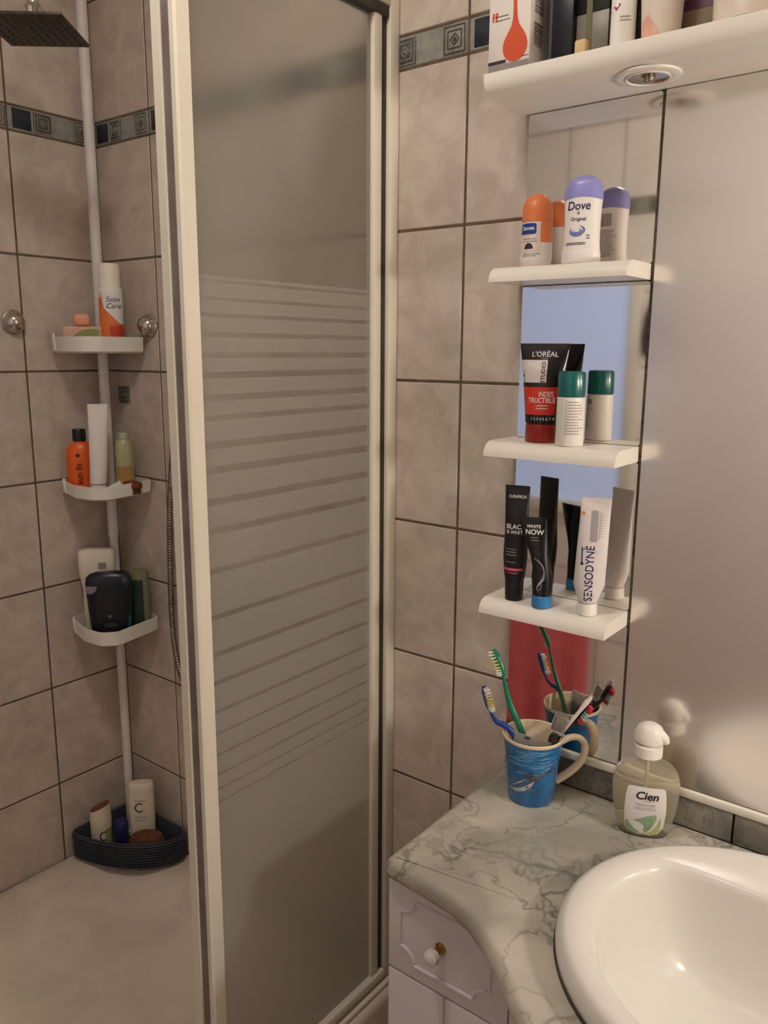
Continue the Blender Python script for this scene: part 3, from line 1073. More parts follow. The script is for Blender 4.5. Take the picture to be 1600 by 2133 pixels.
SH = [(1.6004, .0215), (1.3452, .0222), (1.0960, .0222)]
panels = [(1.622, 1.8445), (1.3676, 1.5995), (1.1186, 1.3445), (0.866, 1.0955)]
for z0, z1 in panels:
    mirror_plate(1.1215, 1.3212, z0 + .0006, z1 - .0006).build('mirror_panel', M_MIRROR, unit, (-1.221, 0, -0.8645), smooth=False)
mb = MB()
mb.box((1.1205, -0.0010, .8655), (1.3215, 0.0, 1.845))
mb.build('mirror_backing', M_MEDGE, unit, (-1.221, 0, -0.8645), smooth=False)


def shelf_mesh(x0, x1, z, t, dpt):
    """white board; its front edge falls in a quarter round to a crisp lower lip"""
    pr = [(MY + .0063, z), (MY + .0063, z + t), (-dpt + t * .95, z + t)]
    pr += [(-dpt + t * .95 - t * .95 * sin(a * pi / 14), z + t - (t - .002) * (1 - cos(a * pi / 14))) for a in range(1, 8)]
    pr += [(-dpt, z)]
    b = 0.0008
    mb = MB()
    mb.rings([[(x0, y, zz) for y, zz in pr], [(x1, y, zz) for y, zz in pr]])
    return mb


for z, t in SH:
    shelf_mesh(1.112, 1.3205, z, t, .0935).build('shelf', M_WHITEL, unit, (-1.221, 0, -0.8645))
mb = MB()
mb.box((1.3213, MY - .0006, .8655), (1.3250, -.0002, 1.8445))
mb.build('worn_edge', M_MEDGE, unit, (-1.221, 0, -0.8645), smooth=False)

big = thing('wall_mirror', 'large misted mirror to the right of the shelves', 'mirror', (1.70, 0, 0.8645))
mirror_plate(1.3252, 2.10, .866, 1.8442, .002).build('mirror_panel', M_MIRRORF, big, (-1.70, 0, -0.8645), smooth=False)
strip = MB()
strip.box((1.1205, -.012, .8508), (2.105, -.0002, .8640), .003)
strip.build('mirror_rail', M_WHITEL, big, (-1.70, 0, -0.8645))

can_ = thing('light_canopy', 'white lighting board with recessed spotlights above the mirrors', 'light canopy', (1.6, 0, 1.8455))
cz, cd, ctk = 1.8455, .1245, .027
pr = [(0.0, cz), (0.0, cz + ctk), (-cd, cz + ctk), (-cd, cz + .020)]
pr += [(-cd + .019 * (1 - cos(a * pi / 14)), cz + .020 - .020 * sin(a * pi / 14)) for a in range(1, 8)]
mb = MB()
mb.rings([[(1.1135, y, z) for y, z in pr], [(2.11, y, z) for y, z in pr]])
mb.build('board', M_WHITEL, can_, (-1.6, 0, -1.8455))
for sx_ in (1.3244, 1.88):
    mb = MB()
    o = (sx_ - 1.6, -.0725, 0)
    mb.lathe([(.041, .0), (.0405, -.0022), (.037, -.0034), (.030, -.0034), (.0285, -.002)], 36, o, cap0=False, cap1=False)
    mb.lathe([(.0285, -.0005), (.0285, -.0042), (.0265, -.0048), (.0255, -.003)], 36, o, cap0=False, cap1=False)
    sp_ = mb.build('spotlight', M_WHITEL, can_)
    mb = MB()
    mb.lathe([(.026, -.0028), (.023, -.0016), (.014, -.0009), (.002, -.0007)], 30, o, cap0=False)
    mb.lathe([(.0085, -.0008), (.009, -.004), (.007, -.0075), (.003, -.009)], 16, o, cap0=False)
    mb.build('reflector_bulb', M_CHROME, sp_)

# ------------------------------------------------------------------ things on the light canopy
CZ = cz + ctk
bx = thing('kitchen_spoon_box', 'white carton printed with an orange spoon shape above the mirror', 'carton', (1.1415, -.072, CZ))
mb = MB(); mb.box((-.0316, -.036, 0), (.0316, .036, .15), .0006)
mb.build('carton', mat('carton_white', (226, 216, 206), .6, noise=(6, (218, 206, 196), .4, .7)), bx)
FB = lambda x, z: Vector((x, -.0364, z))
mb = MB()
sp_z = [.0140, .0146, .016, .019, .023, .028, .034, .040, .045, .050, .054, .058, .064, .070, .080, .10, .135]
sp_w = [.006, .013, .019, .0265, .0325, .0365, .0375, .0350, .0305, .0240, .0180, .0125, .0085, .0066, .0056, .0052, .006]
ribbon(mb, FB, [(.0095 - max(0, z - .05) * .035, z) for z in sp_z], sp_w)
mb.build('spoon_print', mat('spoon_orange', (206, 78, 38), .5, noise=(12, (192, 66, 34), .4, .7)), bx)
mb = MB(); grid(mb, FB, -.0312, .0312, .0005, .0135, 1, 1)
mb.build('grey_band', mat('band_grey', (142, 134, 130), .5, noise=(40, (130, 122, 118), .4, .7)), bx)
mb = MB(); grid(mb, lambda x, z: Vector((x, -.0367, z)), -.0312, -.004, .0145, .0185, 1, 1); grid(mb, FB, .020, .0312, .0178, .0186, 1, 1)
textlines(mb, FB, -.022, .004, [.0735, .0685], .0012, 8)
mb.build('black_print', M_INK, bx)
mb = MB()
for s in (-.0255, -.0205):
    ribbon(mb, FB, [(s, .068), (s + .0005, .074), (s + .0012, .079)], [.0018, .0034, .0036])
mb.build('tooth_print', MATS['spoon_orange'], bx)
mb = MB()
rn = random.Random(4)
SB = lambda y, z: Vector((.0320, y, z))
for (b0, b1) in ((.033, .061), (.073, .150)):
    z = b0
    while z < b1:
        w = rn.choice((.0008, .0013, .002))
        grid(mb, SB, -.025, -.0015, z, z + w, 1, 1)
        z += w + rn.choice((.0007, .0012, .0016))
mb.build('barcode', mat('bar_ink', (96, 86, 80), .6, noise=(40, (84, 74, 68), .4, .7)), bx)
nvb = thing('navy_carton', 'dark navy glossy carton beside the spoon carton', 'carton', (1.207, -.058, CZ))
mb = MB(); mb.box((-.0165, -.028, 0), (.0165, .028, .14), .0006)
mb.build('carton', mat('carton_navy', (24, 24, 32), .3, noise=(10, (18, 18, 26), .4, .7)), nvb)
mb = MB(); mb.box((-.0168, -.0284, .0), (-.0128, -.0281, .14))
mb.build('edge_print', mat('steel_blue_print', (56, 64, 76), .4, noise=(30, (46, 54, 66), .4, .7)), nvb)
pf = thing('green_black_carton', 'olive and black perfume carton with grey lower half', 'carton', (1.2465, -.052, CZ))
mb = MB(); mb.box((-.0225, -.024, .0), (.0225, .024, .062), .0006)
mb.build('lower_half', mat('carton_grey', (120, 112, 96), .4, noise=(12, (100, 92, 80), .4, .7)), pf)
mb = MB(); mb.box((-.0225, -.024, .0625), (.0225, .024, .13), .0006)
mb.build('upper_half', mat('carton_black', (30, 30, 28), .25, noise=(16, (44, 48, 36), .4, .65)), pf)
mb = MB(); mb.box((-.0085, -.0246, 0), (-.0005, -.0241, .13))
mb.build('olive_stripe', mat('olive_print', (104, 96, 58), .4, noise=(20, (88, 80, 48), .4, .7)), pf)
mb = MB(); mb.box((-.0078, -.008, 0), (.0078, .004, .019), .003)
tag(mb.build('cream_eraser', mat('cream_foam', (216, 188, 138), .7, noise=(20, (206, 176, 126), .4, .7)), None, (1.2490, -.108, CZ)), 'small cream foam block at the front edge of the canopy', 'foam block')
wt = thing('white_magenta_bottle', 'white bottle with a magenta stripe on the canopy', 'bottle', (1.2925, -.085, CZ), radians(20))
B = Body([(0, .0140, .0100, 2.5), (.002, .0155, .0120, 2.5), (.10, .0155, .0120, 2.5), (.11, .011, .010)])
mb = MB(); B.add(mb)
mb.build('body', M_WHITEP, wt)
FT = lambda x, z: B.front(x, z, .0004)
mb = MB(); ribbon(mb, FT, [(-.0152, .048), (-.010, .050), (-.004, .055)], [.005, .006, .002])
mb.build('magenta_stripe', mat('magenta_print', (176, 52, 96), .5, noise=(30, (160, 44, 86), .4, .7)), wt)
mb = MB(); textlines(mb, FT, -.004, .010, [.068, .072, .040, .036], .0014, 12)
mb.build('print', M_INKG, wt)
cbm = thing('dark_comb', 'dark ribbed comb standing behind the white bottle on the canopy', 'comb', (1.3035, -.0585, CZ), radians(24))
mb = MB(); mb.box((-.007, -.003, 0), (-.003, .003, .11), .001)
mb.build('spine', M_BLACK, cbm)
mb = MB()
for k in range(40):
    mb.box((-.003, -.002, .003 + k * .0027), (.008, .002, .0046 + k * .0027))
tt = mb.build('teeth', mat('comb_teeth', (112, 108, 90), .5, noise=(30, (90, 88, 72), .4, .7)), cbm, smooth=False)
tt['kind'] = 'stuff'
cp = thing('white_pink_cup', 'white plastic cup with pink stain on the canopy', 'cup', (1.338, -.075, CZ))
B = Body([(0, .0215, .0215), (.002, .023, .023), (.09, .0275, .0275)])
mb = MB()
mb.lathe([(.0215, 0), (.0225, .002), (.0275, .09), (.026, .09), (.0212, .004)], 32)
mb.build('body', mat('cup_plastic', (232, 218, 204), .35, noise=(8, (226, 210, 196), .4, .7)), cp)
mb = MB()
blob(mb, lambda a, z: B.polar(a, z, .0004), [(-.9, .004), (.0, .004), (.25, .012), (.0, .022), (-.35, .034), (-.7, .030), (-.95, .016)], k=4)
mb.build('pink_stain', mat('pink_print', (222, 160, 140), .5, noise=(40, (230, 186, 168), .35, .7)), cp)
dk = thing('brown_carton', 'low brown carton behind the cup on the canopy', 'carton', (1.375, -.030, CZ))
mb = MB(); mb.box((-.030, -.018, 0), (.030, .018, .10), .0008)
mb.build('carton', mat('carton_brown', (136, 118, 92), .6, noise=(10, (116, 98, 76), .4, .7)), dk)
mb = MB(); mb.box((-.0304, -.0184, .046), (.0304, -.0182, .058))
mb.build('violet_print', mat('violet_ink', (92, 50, 84), .5, noise=(30, (80, 42, 74), .4, .7)), dk)
jr = thing('white_cream_jar', 'large white cream jar at the right end of the canopy', 'jar', (1.447, -.070, CZ))
mb = MB(); mb.lathe([(.040, 0), (.046, .004), (.047, .05), (.044, .056)], 36)
mb.build('body', mat('jar_white', (230, 214, 200), .35, noise=(10, (222, 204, 190), .4, .7)), jr)
mb = MB(); mb.lathe([(.046, .0565), (.048, .058), (.048, .08), (.045, .083)], 36)
mb.build('lid', M_WHITEP, jr)

# ------------------------------------------------------------------ things on the three shelves
S1, S2, S3 = 1.6004 + .0219, 1.3452 + .0226, 1.0960 + .0226
# roll-on with orange dome
rl = thing('orange_roll_on', 'white roll-on deodorant with an orange domed cap', 'deodorant', (1.1597, -.0405, S1), radians(17))
B = Body([(0, .0185, .0185), (.004, .0215, .0215), (.012, .0232, .0232), (.030, .0228, .0228), (.060, .0222, .0222), (.0625, .0222, .0222)])
mb = MB(); B.add(mb)
mb.build('body', mat('milk_plastic', (230, 222, 214), .35, sss=.05, noise=(8, (224, 214, 206), .4, .7)), rl)
mb = MB(); Bd = Body([(.063, .0218, .0218), (.066, .0222, .0222)] + round_top(.080, .1035, .0215, .0215, k=8)); Bd.add(mb)
mb.build('cap', mat('orange_cap', (226, 128, 76), .4, noise=(8, (216, 116, 66), .4, .7)), rl)
mb = MB(); grid(mb, lambda a, z: B.polar(a, z, .0003), .42, 1.5, .034, .0622, 8, 3)
mb.build('orange_label', MATS['orange_cap'], rl)
mb = MB(); grid(mb, lambda a, z: B.polar(a, z, .0003), -1.3, .42, .021, .0622, 12, 4)
mb.build('pale_label', mat('blush_label', (224, 204, 196), .4, noise=(20, (216, 192, 186), .4, .7)), rl)
FR = lambda x, z: B.front(x, z, .0007)
mb = MB(); blob(mb, FR, rrect(-.0210, .0035, .0450, .0600, .003, 3), k=4)
mb.build('blue_label', mat('blue_label_ink', (30, 62, 140), .4, noise=(30, (24, 52, 124), .4, .7)), rl)
text('Sanex', .0078, lambda x, y: B.front(x - .0086, y + .0533, .0011), M_INKW, rl, bold=.02)
mb = MB(); blob(mb, FR, [(-.0135, .0245)] + arc(-.007, .0255, .0065, .0072, -5, 185, 12), k=3)
mb.build('dark_ball', mat('plum_ink', (52, 42, 62), .4, noise=(30, (42, 34, 52), .4, .7)), rl)
mb = MB(); textlines(mb, FR, -.016, .010, [.0385, .0350, .0178, .0150], .0011, 21)
mb.build('print', M_INKG, rl)

# white stick with lavender cap
dv = thing('lavender_capped_stick', 'tall white deodorant stick with a lavender domed cap', 'deodorant', (1.2382, -.057, S1), radians(14))
B = Body([(0, .0255, .0150, 2.3), (.002, .0268, .0162, 2.3), (.016, .0262, .0160, 2.3), (.0165, .0255, .0155, 2.3), (.030, .0245, .0155, 2.3), (.055, .0243, .0158, 2.3), (.075, .0252, .0162, 2.3), (.086, .0262, .0165, 2.3)])
mb = MB(); B.add(mb, z1=.086)
mb.build('body', mat('stick_white', (238, 230, 224), .3, noise=(8, (232, 224, 218), .4, .7)), dv)
mb = MB()
Bc = Body([(.0862, .0264, .0168, 2.3), (.094, .0262, .0166, 2.3)] + round_top(.099, .1165, .0252, .0160, 2.3, 8, cx=.0008))
Bc.add(mb)
vs = mb.v
mb.v = [(x, y, z - .0035 * (x / .026) ** 2 * (1 if z < .09 else .35)) for x, y, z in vs]
mb.build('cap', mat('lavender_plastic', (146, 144, 204), .35, noise=(10, (134, 130, 194), .4, .7)), dv)
FD = lambda x, z: B.front(x, z, .0004)
text('Dove', .0160, lambda x, y: FD(x - .0035, y + .0745), M_INKN, dv, shear=.15, bold=.012, sx=.9)
text('Original', .0066, lambda x, y: FD(x - .003, y + .0575), M_INKN, dv, bold=.012)
mb = MB(); blob(mb, FD, arc(-.003, .0655, .0018, .0024, 0, 330, 8), k=2)
mb.build('bird_print', M_INKG, dv)
mb = MB()
for k, (rx, ry, a0, a1) in enumerate(((.0098, .0066, 150, 330), (.0075, .0048, 160, 380), (.0050, .0030, 180, 420), (.0098, .0066, -40, 70))):
    p = arc(-.004, .0425, rx, ry, a0, a1, 16)
    ribbon(mb, FD, p, [.0004 + .0024 * sin(pi * i / 16) for i in range(17)])
mb.build('swirl_print', mat('swirl_ink', (116, 124, 176), .4, noise=(30, (100, 108, 164), .4, .7)), dv)
mb = MB(); textlines(mb, FD, -.019, .016, [.0265, .0245], .0012, 31); textlines(mb, FD, .009, .014, [.036, .0325], .0016, 4)
mb.build('print', M_INKN, dv)
mb = MB()
FK = lambda x, z: B.polar(pi, z, .0005) + Vector((x, 0, 0))
bk_ = lambda x, z: Vector((x, -B.front(x, z, .0005).y, z))
rn = random.Random(9)
x = -.007
while x < .009:
    w = rn.choice((.0006, .001, .0014)); grid(mb, bk_, x, x + w, .060, .078, 1, 1); x += w + .0008
textlines(mb, bk_, -.018, .018, [.018 + .0028 * k for k in range(14)], .0011, 14)
mb.build('back_print', M_INKG, dv)

# hair gel tube, black and red
lo = thing('black_red_gel_tube', 'black and red hair gel tube standing on its red cap', 'tube', (1.1818, -.042, S2), radians(16))
B = Body([(.0275, .0238, .0225), (.030, .0250, .0232), (.06, .0272, .0200), (.10, .0315, .0125), (.135, .0358, .0028), (.137, .0362, .0018), (.1455, .0368, .0014)])
mb = MB(); B.add(mb, n=40)
mb.build('body', mat('gloss_black', (30, 28, 26), .22, noise=(10, (24, 22, 20), .4, .7)), lo)
mb = MB(); mb.lathe([(.0232, 0), (.0245, .002), (.0240, .026), (.0225, .0272)], 32)
mb.build('cap', mat('red_cap', (148, 34, 26), .3, noise=(8, (128, 26, 22), .4, .7)), lo)
FL = lambda x, z: B.front(x, z, .0004)
edge = lambda z: B.at(z)[1]
mb = MB()
vs = []
for j in range(6):
    z = lerp(.0885, .1215, j / 5)
    for i in range(9):
        vs.append(FL(lerp(-edge(z) * .97, .0065, i / 8), z))
mb.add(vs, [(j * 9 + i, j * 9 + i + 1, (j + 1) * 9 + i + 1, (j + 1) * 9 + i) for j in range(5) for i in range(8)])
mb.build('white_label', mat('label_white', (214, 202, 196), .35, noise=(10, (204, 192, 186), .4, .7)), lo)
mb = MB()
vs = []
for j in range(6):
    z = lerp(.0415, .0820, j / 5)
    for i in range(17):
        vs.append(FL(lerp(-edge(z) * .985, edge(z) * .80, i / 16), z))
mb.add(vs, [(j * 17 + i, j * 17 + i + 1, (j + 1) * 17 + i + 1, (j + 1) * 17 + i) for j in range(5) for i in range(16)])
mb.build('red_label', mat('label_red', (204, 52, 34), .3, noise=(12, (184, 42, 30), .4, .7)), lo)
text("L'ORÉAL", .0105, lambda x, y: FL(x + .0015, y + .1295), M_INKW, lo)
text('PARIS', .0042, lambda x, y: FL(x + .0015, y + .1235), M_INKG, lo)
text('STUDIO', .0086, lambda x, y: B.front(x + .0015, y + .1035, .0008), M_INK, lo, rot=pi / 2, bold=.01)
FL2 = lambda x, z: B.front(x, z, .0008)
text('INDES', .0105, lambda x, y: FL2(x + .0075, y + .0715), M_INKW, lo, sx=.75, bold=.01, align='CENTER')
text('TRUCTIBLE', .0105, lambda x, y: FL2(x + .0015, y + .0625), M_INKW, lo, sx=.75, bold=.01)
mb = MB(); textlines(mb, FL2, -.006, .014, [.0550, .0510], .0013, 41)
mb.build('print', M_INKW, lo)
text('1 2 3 4 5 6 7 8', .0058, lambda x, y: FL2(x + .004, y + .0355), M_INKW, lo)

# white stick with teal cap
tl = thing('teal_capped_stick', 'white roll-on stick with a teal screw cap', 'deodorant', (1.2350, -.0580, S2), radians(24))
B = Body([(0, .0196, .0196), (.002, .0203, .0203), (.069, .0200, .0200), (.070, .0190, .0190)])
mb = MB(); B.add(mb)
mb.build('body', mat('stick_cream', (234, 226, 216), .35, noise=(8, (226, 218, 208), .4, .7)), tl)
mb = MB(); mb.lathe([(.0198, .0705), (.0202, .0715), (.0198, .102), (.0188, .1055), (.015, .1065)], 32)
mb.build('cap', mat('teal_cap', (16, 98, 96), .25, coat=.3, noise=(8, (12, 86, 86), .4, .7)), tl)
FTe = lambda x, z: B.front(x, z, .0004)
mb = MB(); textlines(mb, FTe, -.0045, .017, [.018 + .0041 * k for k in range(12)], .0013, 51)
ribbon(mb, FTe, [(-.0062, .014), (-.0062, .066)], .0006)
mb.build('print', M_INKG, tl)
mb = MB()
bt_ = lambda x, z: Vector((x, -B.front(x, z, .0005).y, z))
blob(mb, bt_, rrect(-.003, .004, .055, .063, .001, 2)); textlines(mb, bt_, -.005, .006, [.048, .022, .018], .0012, 2)
mb.build('back_print', M_INKG, tl)

# black tube
cu_ = thing('black_whitening_tube', 'tall matte black toothpaste tube at the left of the lowest shelf', 'toothpaste', (1.1555, -.0600, S3), radians(14))
B = Body([(.030, .0145, .0145), (.040, .0165, .0155), (.07, .0190, .0150), (.11, .0178, .0105), (.17, .0192, .0022), (.172, .0192, .0015), (.181, .0194, .0014)])
mb = MB(); B.add(mb)
mb.build('body', mat('matte_black', (24, 21, 22), .42, noise=(10, (18, 16, 17), .4, .7)), cu_)
mb = MB(); mb.lathe([(.0130, 0), (.0140, .001), (.0146, .028), (.0138, .0298)], 28)
mb.build('cap', MATS['matte_black'], cu_)
FCu = lambda x, z: B.front(x, z, .0004)
text('CURAPROX', .0066, lambda x, y: FCu(x + .001, y + .164), M_INKW, cu_, bold=.008, sx=.80)
text('BLACK', .0098, lambda x, y: FCu(x + .001, y + .1175), M_INKW, cu_, bold=.03)
text('IS WHITE', .0080, lambda x, y: FCu(x + .0015, y + .1090), M_INKW, cu_, bold=.02, sx=.9)
mb = MB(); textlines(mb, FCu, -.012, .008, [.0830, .0785, .0740, .0625], .0014, 61)
mb.build('print', M_INKG, cu_)
mb = MB(); grid(mb, FCu, -.0145, .0145, .0490, .0530, 8, 1); textlines(mb, FCu, -.010, .010, [.0455], .0014, 5)
mb.build('pink_strip', mat('pink_ink', (206, 96, 110), .4, noise=(20, (190, 84, 98), .4, .7)), cu_)

# squeezed black tube with blue cap
wn = thing('bent_black_tube', 'squeezed black toothpaste tube standing on a blue cap', 'toothpaste', (1.2075, -.0665, S3), radians(20))
B = Body([(.0185, .0150, .0145), (.024, .0152, .0140, 2, .0002), (.045, .0160, .0125, 2, -.001), (.062, .0140, .0110, 2, -.0025), (.080, .0140, .0095, 2, -.0065), (.105, .0175, .0060, 2, -.0130), (.130, .0205, .0020, 2, -.0180), (.138, .0208, .0014, 2, -.0190)])
mb = MB(); B.add(mb)
mb.build('body', mat('gloss_ink_black', (20, 20, 22), .22, noise=(10, (26, 26, 28), .4, .7)), wn)
mb = MB(); mb.lathe([(.0145, 0), (.0158, .001), (.0156, .017), (.0146, .0183)], 28)
mb.build('cap', mat('blue_cap', (52, 128, 186), .3, noise=(10, (42, 114, 172), .4, .7)), wn)
FWn = lambda x, z: B.front(x, z, .0004)
text('WHITE', .0068, lambda x, y: FWn(x - .0165, y + .1240), M_INKW, wn, bold=.015)
text('NOW', .0105, lambda x, y: FWn(x - .0150, y + .1155), M_INKW, wn, bold=.02)
mb = MB(); textlines(mb, FWn, -.020, -.007, [.1075, .1035], .0012, 71)
mb.build('print', M_INKG, wn)
mb = MB()
ribbon(mb, FWn, [(-.011, .079), (-.013, .076), (-.008, .074), (.000, .066), (.003, .056), (.001, .046), (-.004, .038), (-.007, .032), (-.006, .027), (-.002, .030), (.001, .038)],
       [.0004, .0012, .0022, .0022, .0018, .0022, .0024, .0020, .0012, .0014, .0004])
ribbon(mb, FWn, [(.005, .054), (.003, .046), (-.001, .040), (-.004, .034)], [.0004, .0014, .0014, .0004])
mb.build('silver_swoosh', mat('silver_ink', (170, 168, 168), .3, metal=.5, noise=(30, (130, 128, 128), .4, .7)), wn)

# white toothpaste tube
se = thing('white_toothpaste_tube', 'white toothpaste tube standing on its cap on the lowest shelf', 'toothpaste', (1.2775, -.0585, S3), radians(21))
B = Body([(.0185, .0115, .0115), (.020, .0135, .0135), (.024, .0152, .0148), (.046, .0226, .0150, 2, .001), (.09, .0222, .0118, 2, .0025), (.15, .0212, .0030, 2, .0045), (.166, .0212, .0016, 2, .005), (.168, .0214, .0012, 2, .005), (.1765, .0214, .0012, 2, .005)])
mb = MB(); B.add(mb)
mb.build('body', mat('laminate_tube', (226, 216, 212), .3, noise=(8, (214, 204, 202), .4, .7)), se)
mb = MB(); mb.lathe([(.0138, 0), (.0150, .0012), (.0146, .017), (.0138, .0182)], 28)
mb.build('cap', M_WHITEP, se)
FS = lambda x, z: B.front(x, z, .0004)
text('SENSODYNE', .0170, lambda x, y: FS(x + .0015, y + .0650), M_INKN, se, rot=pi / 2, bold=.008, sx=.86)
mb = MB()
ribbon(mb, FS, [(-.0105, .080), (-.0112, .104)], .0018)
ribbon(mb, FS, [(-.0095, .099), (-.0060, .104)], .0009)
blob(mb, FS, arc(-.0104, .0795, .0024, .0024, 0, 330, 8), k=2)
ribbon(mb, FS, [(.0092, .030), (.0092, .100)], .0006)
mb.build('mark', M_INKN, se)
mb = MB(); blob(mb, FS, rrect(-.0005, .0095, .112, .158, .0025, 3), k=4)
mb.build('grey_panel', mat('panel_grey', (168, 158, 164), .4, noise=(30, (156, 146, 152), .4, .7)), se)
mb = MB(); ribbon(mb, FS, [(.0118, .116), (.0125, .157)], .0005); textlines(mb, FS, .0128, .018, [.12 + .004 * k for k in range(9)], .0008, 3)
mb.build('print', M_INKG, se)
mb = MB(); blob(mb, FS, arc(-.0120, .153, .0025, .0025, 0, 330, 10), k=2)
mb.build('orange_dot', mat('dot_orange', (222, 138, 70), .4, noise=(30, (212, 126, 60), .4, .7)), se)

# ------------------------------------------------------------------ backsplash, countertop, basin, vanity
sp0 = thing('backsplash', 'low grey marble backsplash under the mirror rail', 'backsplash', (1.6, 0, .8035))
for x0, x1 in ((1.1225, 1.4955), (1.4985, 1.80), (1.803, 2.105)):
    mb = MB(); mb.box((x0 - 1.6, -.009, 0), (x1 - 1.6, -.0002, .0468), .0015)
    mb.build('stone_tile', M_MARBLE2, sp0)

BC = Vector((1.615, -.265))
front = [(1.122, -.3415), (1.1255, -.3480), (1.133, -.3510), (1.165, -.354), (1.20, -.357), (1.240, -.362), (1.275, -.374), (1.308, -.394), (1.3465, -.422), (1.386, -.460), (1.413, -.484),
         (1.447, -.508), (1.49, -.527), (1.55, -.540), (1.615, -.544)]
left = [(1.122, -.001), (1.122, -.08), (1.122, -.16), (1.122, -.24), (1.122, -.30)]
half = left + front
outline = half + [(2 * BC.x - x, y) for x, y in reversed(half[:-1])]
outline += [(lerp(2.108, 1.122, t / 14), -.001) for t in range(1, 14)]
CT = .8035                                  # counter top height
n = len(outline)
SGC = -1 if signed(outline) > 0 else 1
hole = []
for x, y in outline:
    d = Vector((x - BC.x, y - BC.y))
    k = 1 / sqrt((d.x / .236) ** 2 + (d.y / .213) ** 2)
    hole.append((BC.x + d.x * k, BC.y + d.y * k))
mb = MB()
org = Vector((1.615, -.27, .770))


def cring(poly, z):
    return [Vector((x, y, z)) - org for x, y in poly]


def inn(d):
    p = offset(outline, d * SGC)
    return [(min(max(a[0], 1.122 + (d if d > 0 else 0)), 2.108 - d), min(a[1], -.001)) for a in p]


rs = [cring(hole, .772), cring(inn(.010), .772), cring(inn(.003), .776), cring(inn(0), .785), cring(inn(.0008), .793), cring(inn(.004), .800), cring(inn(.009), .8030), cring(inn(.014), CT), cring(hole, CT)]
mb.rings(rs, cap0=False, cap1=False)
mb.add([p for r in (rs[-1], rs[0]) for p in r], [(i, (i + 1) % n, n + (i + 1) % n, n + i) for i in range(n)])
ct = mb.build('countertop', M_MARBLE, None, tuple(org), ang=50)
tag(ct, 'cream veined marble countertop with a curved front edge', 'countertop')

bs = thing('washbasin', 'oval white ceramic washbasin set in the marble countertop', 'washbasin', (BC.x, BC.y, CT))
NB = 96
EA, EB = .248, .2245


def ering(s, z, cx=0, cy=0):
    return [Vector((EA * s * cos(2 * pi * i / NB) + cx, EB * s * sin(2 * pi * i / NB) + cy, z)) for i in range(NB)]


def opening(i):
    a = 2 * pi * i / NB
    c, s = cos(a), sin(a)
    r1 = .835
    r2 = .53 / s if s > .05 else 99
    k = 14
    r = (r1 ** -k + r2 ** -k) ** (-1 / k)
    return Vector((EA * r * c, EB * r * s))


def bring2(f, z, back=0.0):
    cc = Vector((0, -.045))
    out = []
    for i in range(NB):
        p = cc + (opening(i) - cc) * f
        q = opening(i)
        if q.y > cc.y and f < 1.0:          # the back wall drops more steeply than the sides
            w = min(1.0, (q.y - cc.y) / .10) * (.62 if f > .6 else .62 * f / .6)
            p.y = cc.y + (q.y - cc.y) * (f + (1 - f) * w)
        out.append(Vector((p.x, p.y, z)))
    return out


mb = MB()
rs = [ering(.925, -.012), ering(.935, .0007), ering(.985, .0007), ering(.998, .004), ering(1.0, .011), ering(.996, .018), ering(.985, .0245), ering(.968, .0285), ering(.945, .030), ering(.90, .0295),
      bring2(1.035, .0275), bring2(1.0, .0245), bring2(.975, .017), bring2(.95, .003), bring2(.915, -.025), bring2(.86, -.06), bring2(.78, -.09), bring2(.62, -.113), bring2(.42, -.124), bring2(.2, -.129), bring2(.08, -.130)]
mb.rings(rs, cap0=False)
mb.build('bowl', M_PORC, bs, ang=70)
mb = MB(); mb.lathe([(.022, -.1295), (.022, -.127), (.018, -.126), (.010, -.128)], 24, (0, -.045, 0), cap0=False)
mb.build('drain', M_CHROME, bs)
mb = MB()
rs = [ering(1.0, .0006), ering(1.006, .0006), ering(1.006, .0016), ering(.999, .003)]
mb.rings(rs, cap0=False, cap1=False)
mb.build('sealant', M_SEAL, bs)

vt = thing('vanity_cabinet', 'pale lacquered vanity cabinet with embossed drawer under the countertop', 'vanity', (1.615, -.17, 0))
vo = Vector((1.615, -.17, 0))
car = [(1.130, -.004), (1.130, -.315), (1.330, -.315), (1.345, -.36), (1.36, -.39), (1.41, -.435), (1.47, -.475), (1.54, -.497), (1.615, -.503)]
car = car + [(3.23 - x, y) for x, y in reversed(car[:-1])]
mb = MB(); mb.prism([(x - vo.x, y - vo.y) for x, y in car], .08, .64)
mb.build('carcass', M_VANITY, vt, smooth=False)
mb = MB(); mb.prism([(x - vo.x, (y - vo.y) * .93) for x, y in car], .0, .08)
mb.build('plinth', M_ALUG, vt, smooth=False)
FX0, FX1, FY = 1.1215, 1.3185, -.335


def emboss(parent, x0, x1, z0, z1, nt=.026):
    o = []
    for (cx, cz, a0, a1) in ((x1, z0, 180, 90), (x1, z1, 270, 180), (x0, z1, 360, 270), (x0, z0, 90, 0)):
        o += [(cx + nt * cos(radians(lerp(a0, a1, t / 6))), cz + nt * .9 * sin(radians(lerp(a0, a1, t / 6)))) for t in range(7)]
    mb = MB()
    path = [Vector((x - vo.x, FY - vo.y - .0004, z)) for x, z in o]
    path.append(path[0])
    mb.tube(path, .0028, 8)
    mb.build('embossed_moulding', M_VANITY, parent)


mb = MB(); mb.box((FX0 - vo.x, FY - vo.y, .6215), (FX1 - vo.x, FY - vo.y + .0195, .7700), .002)
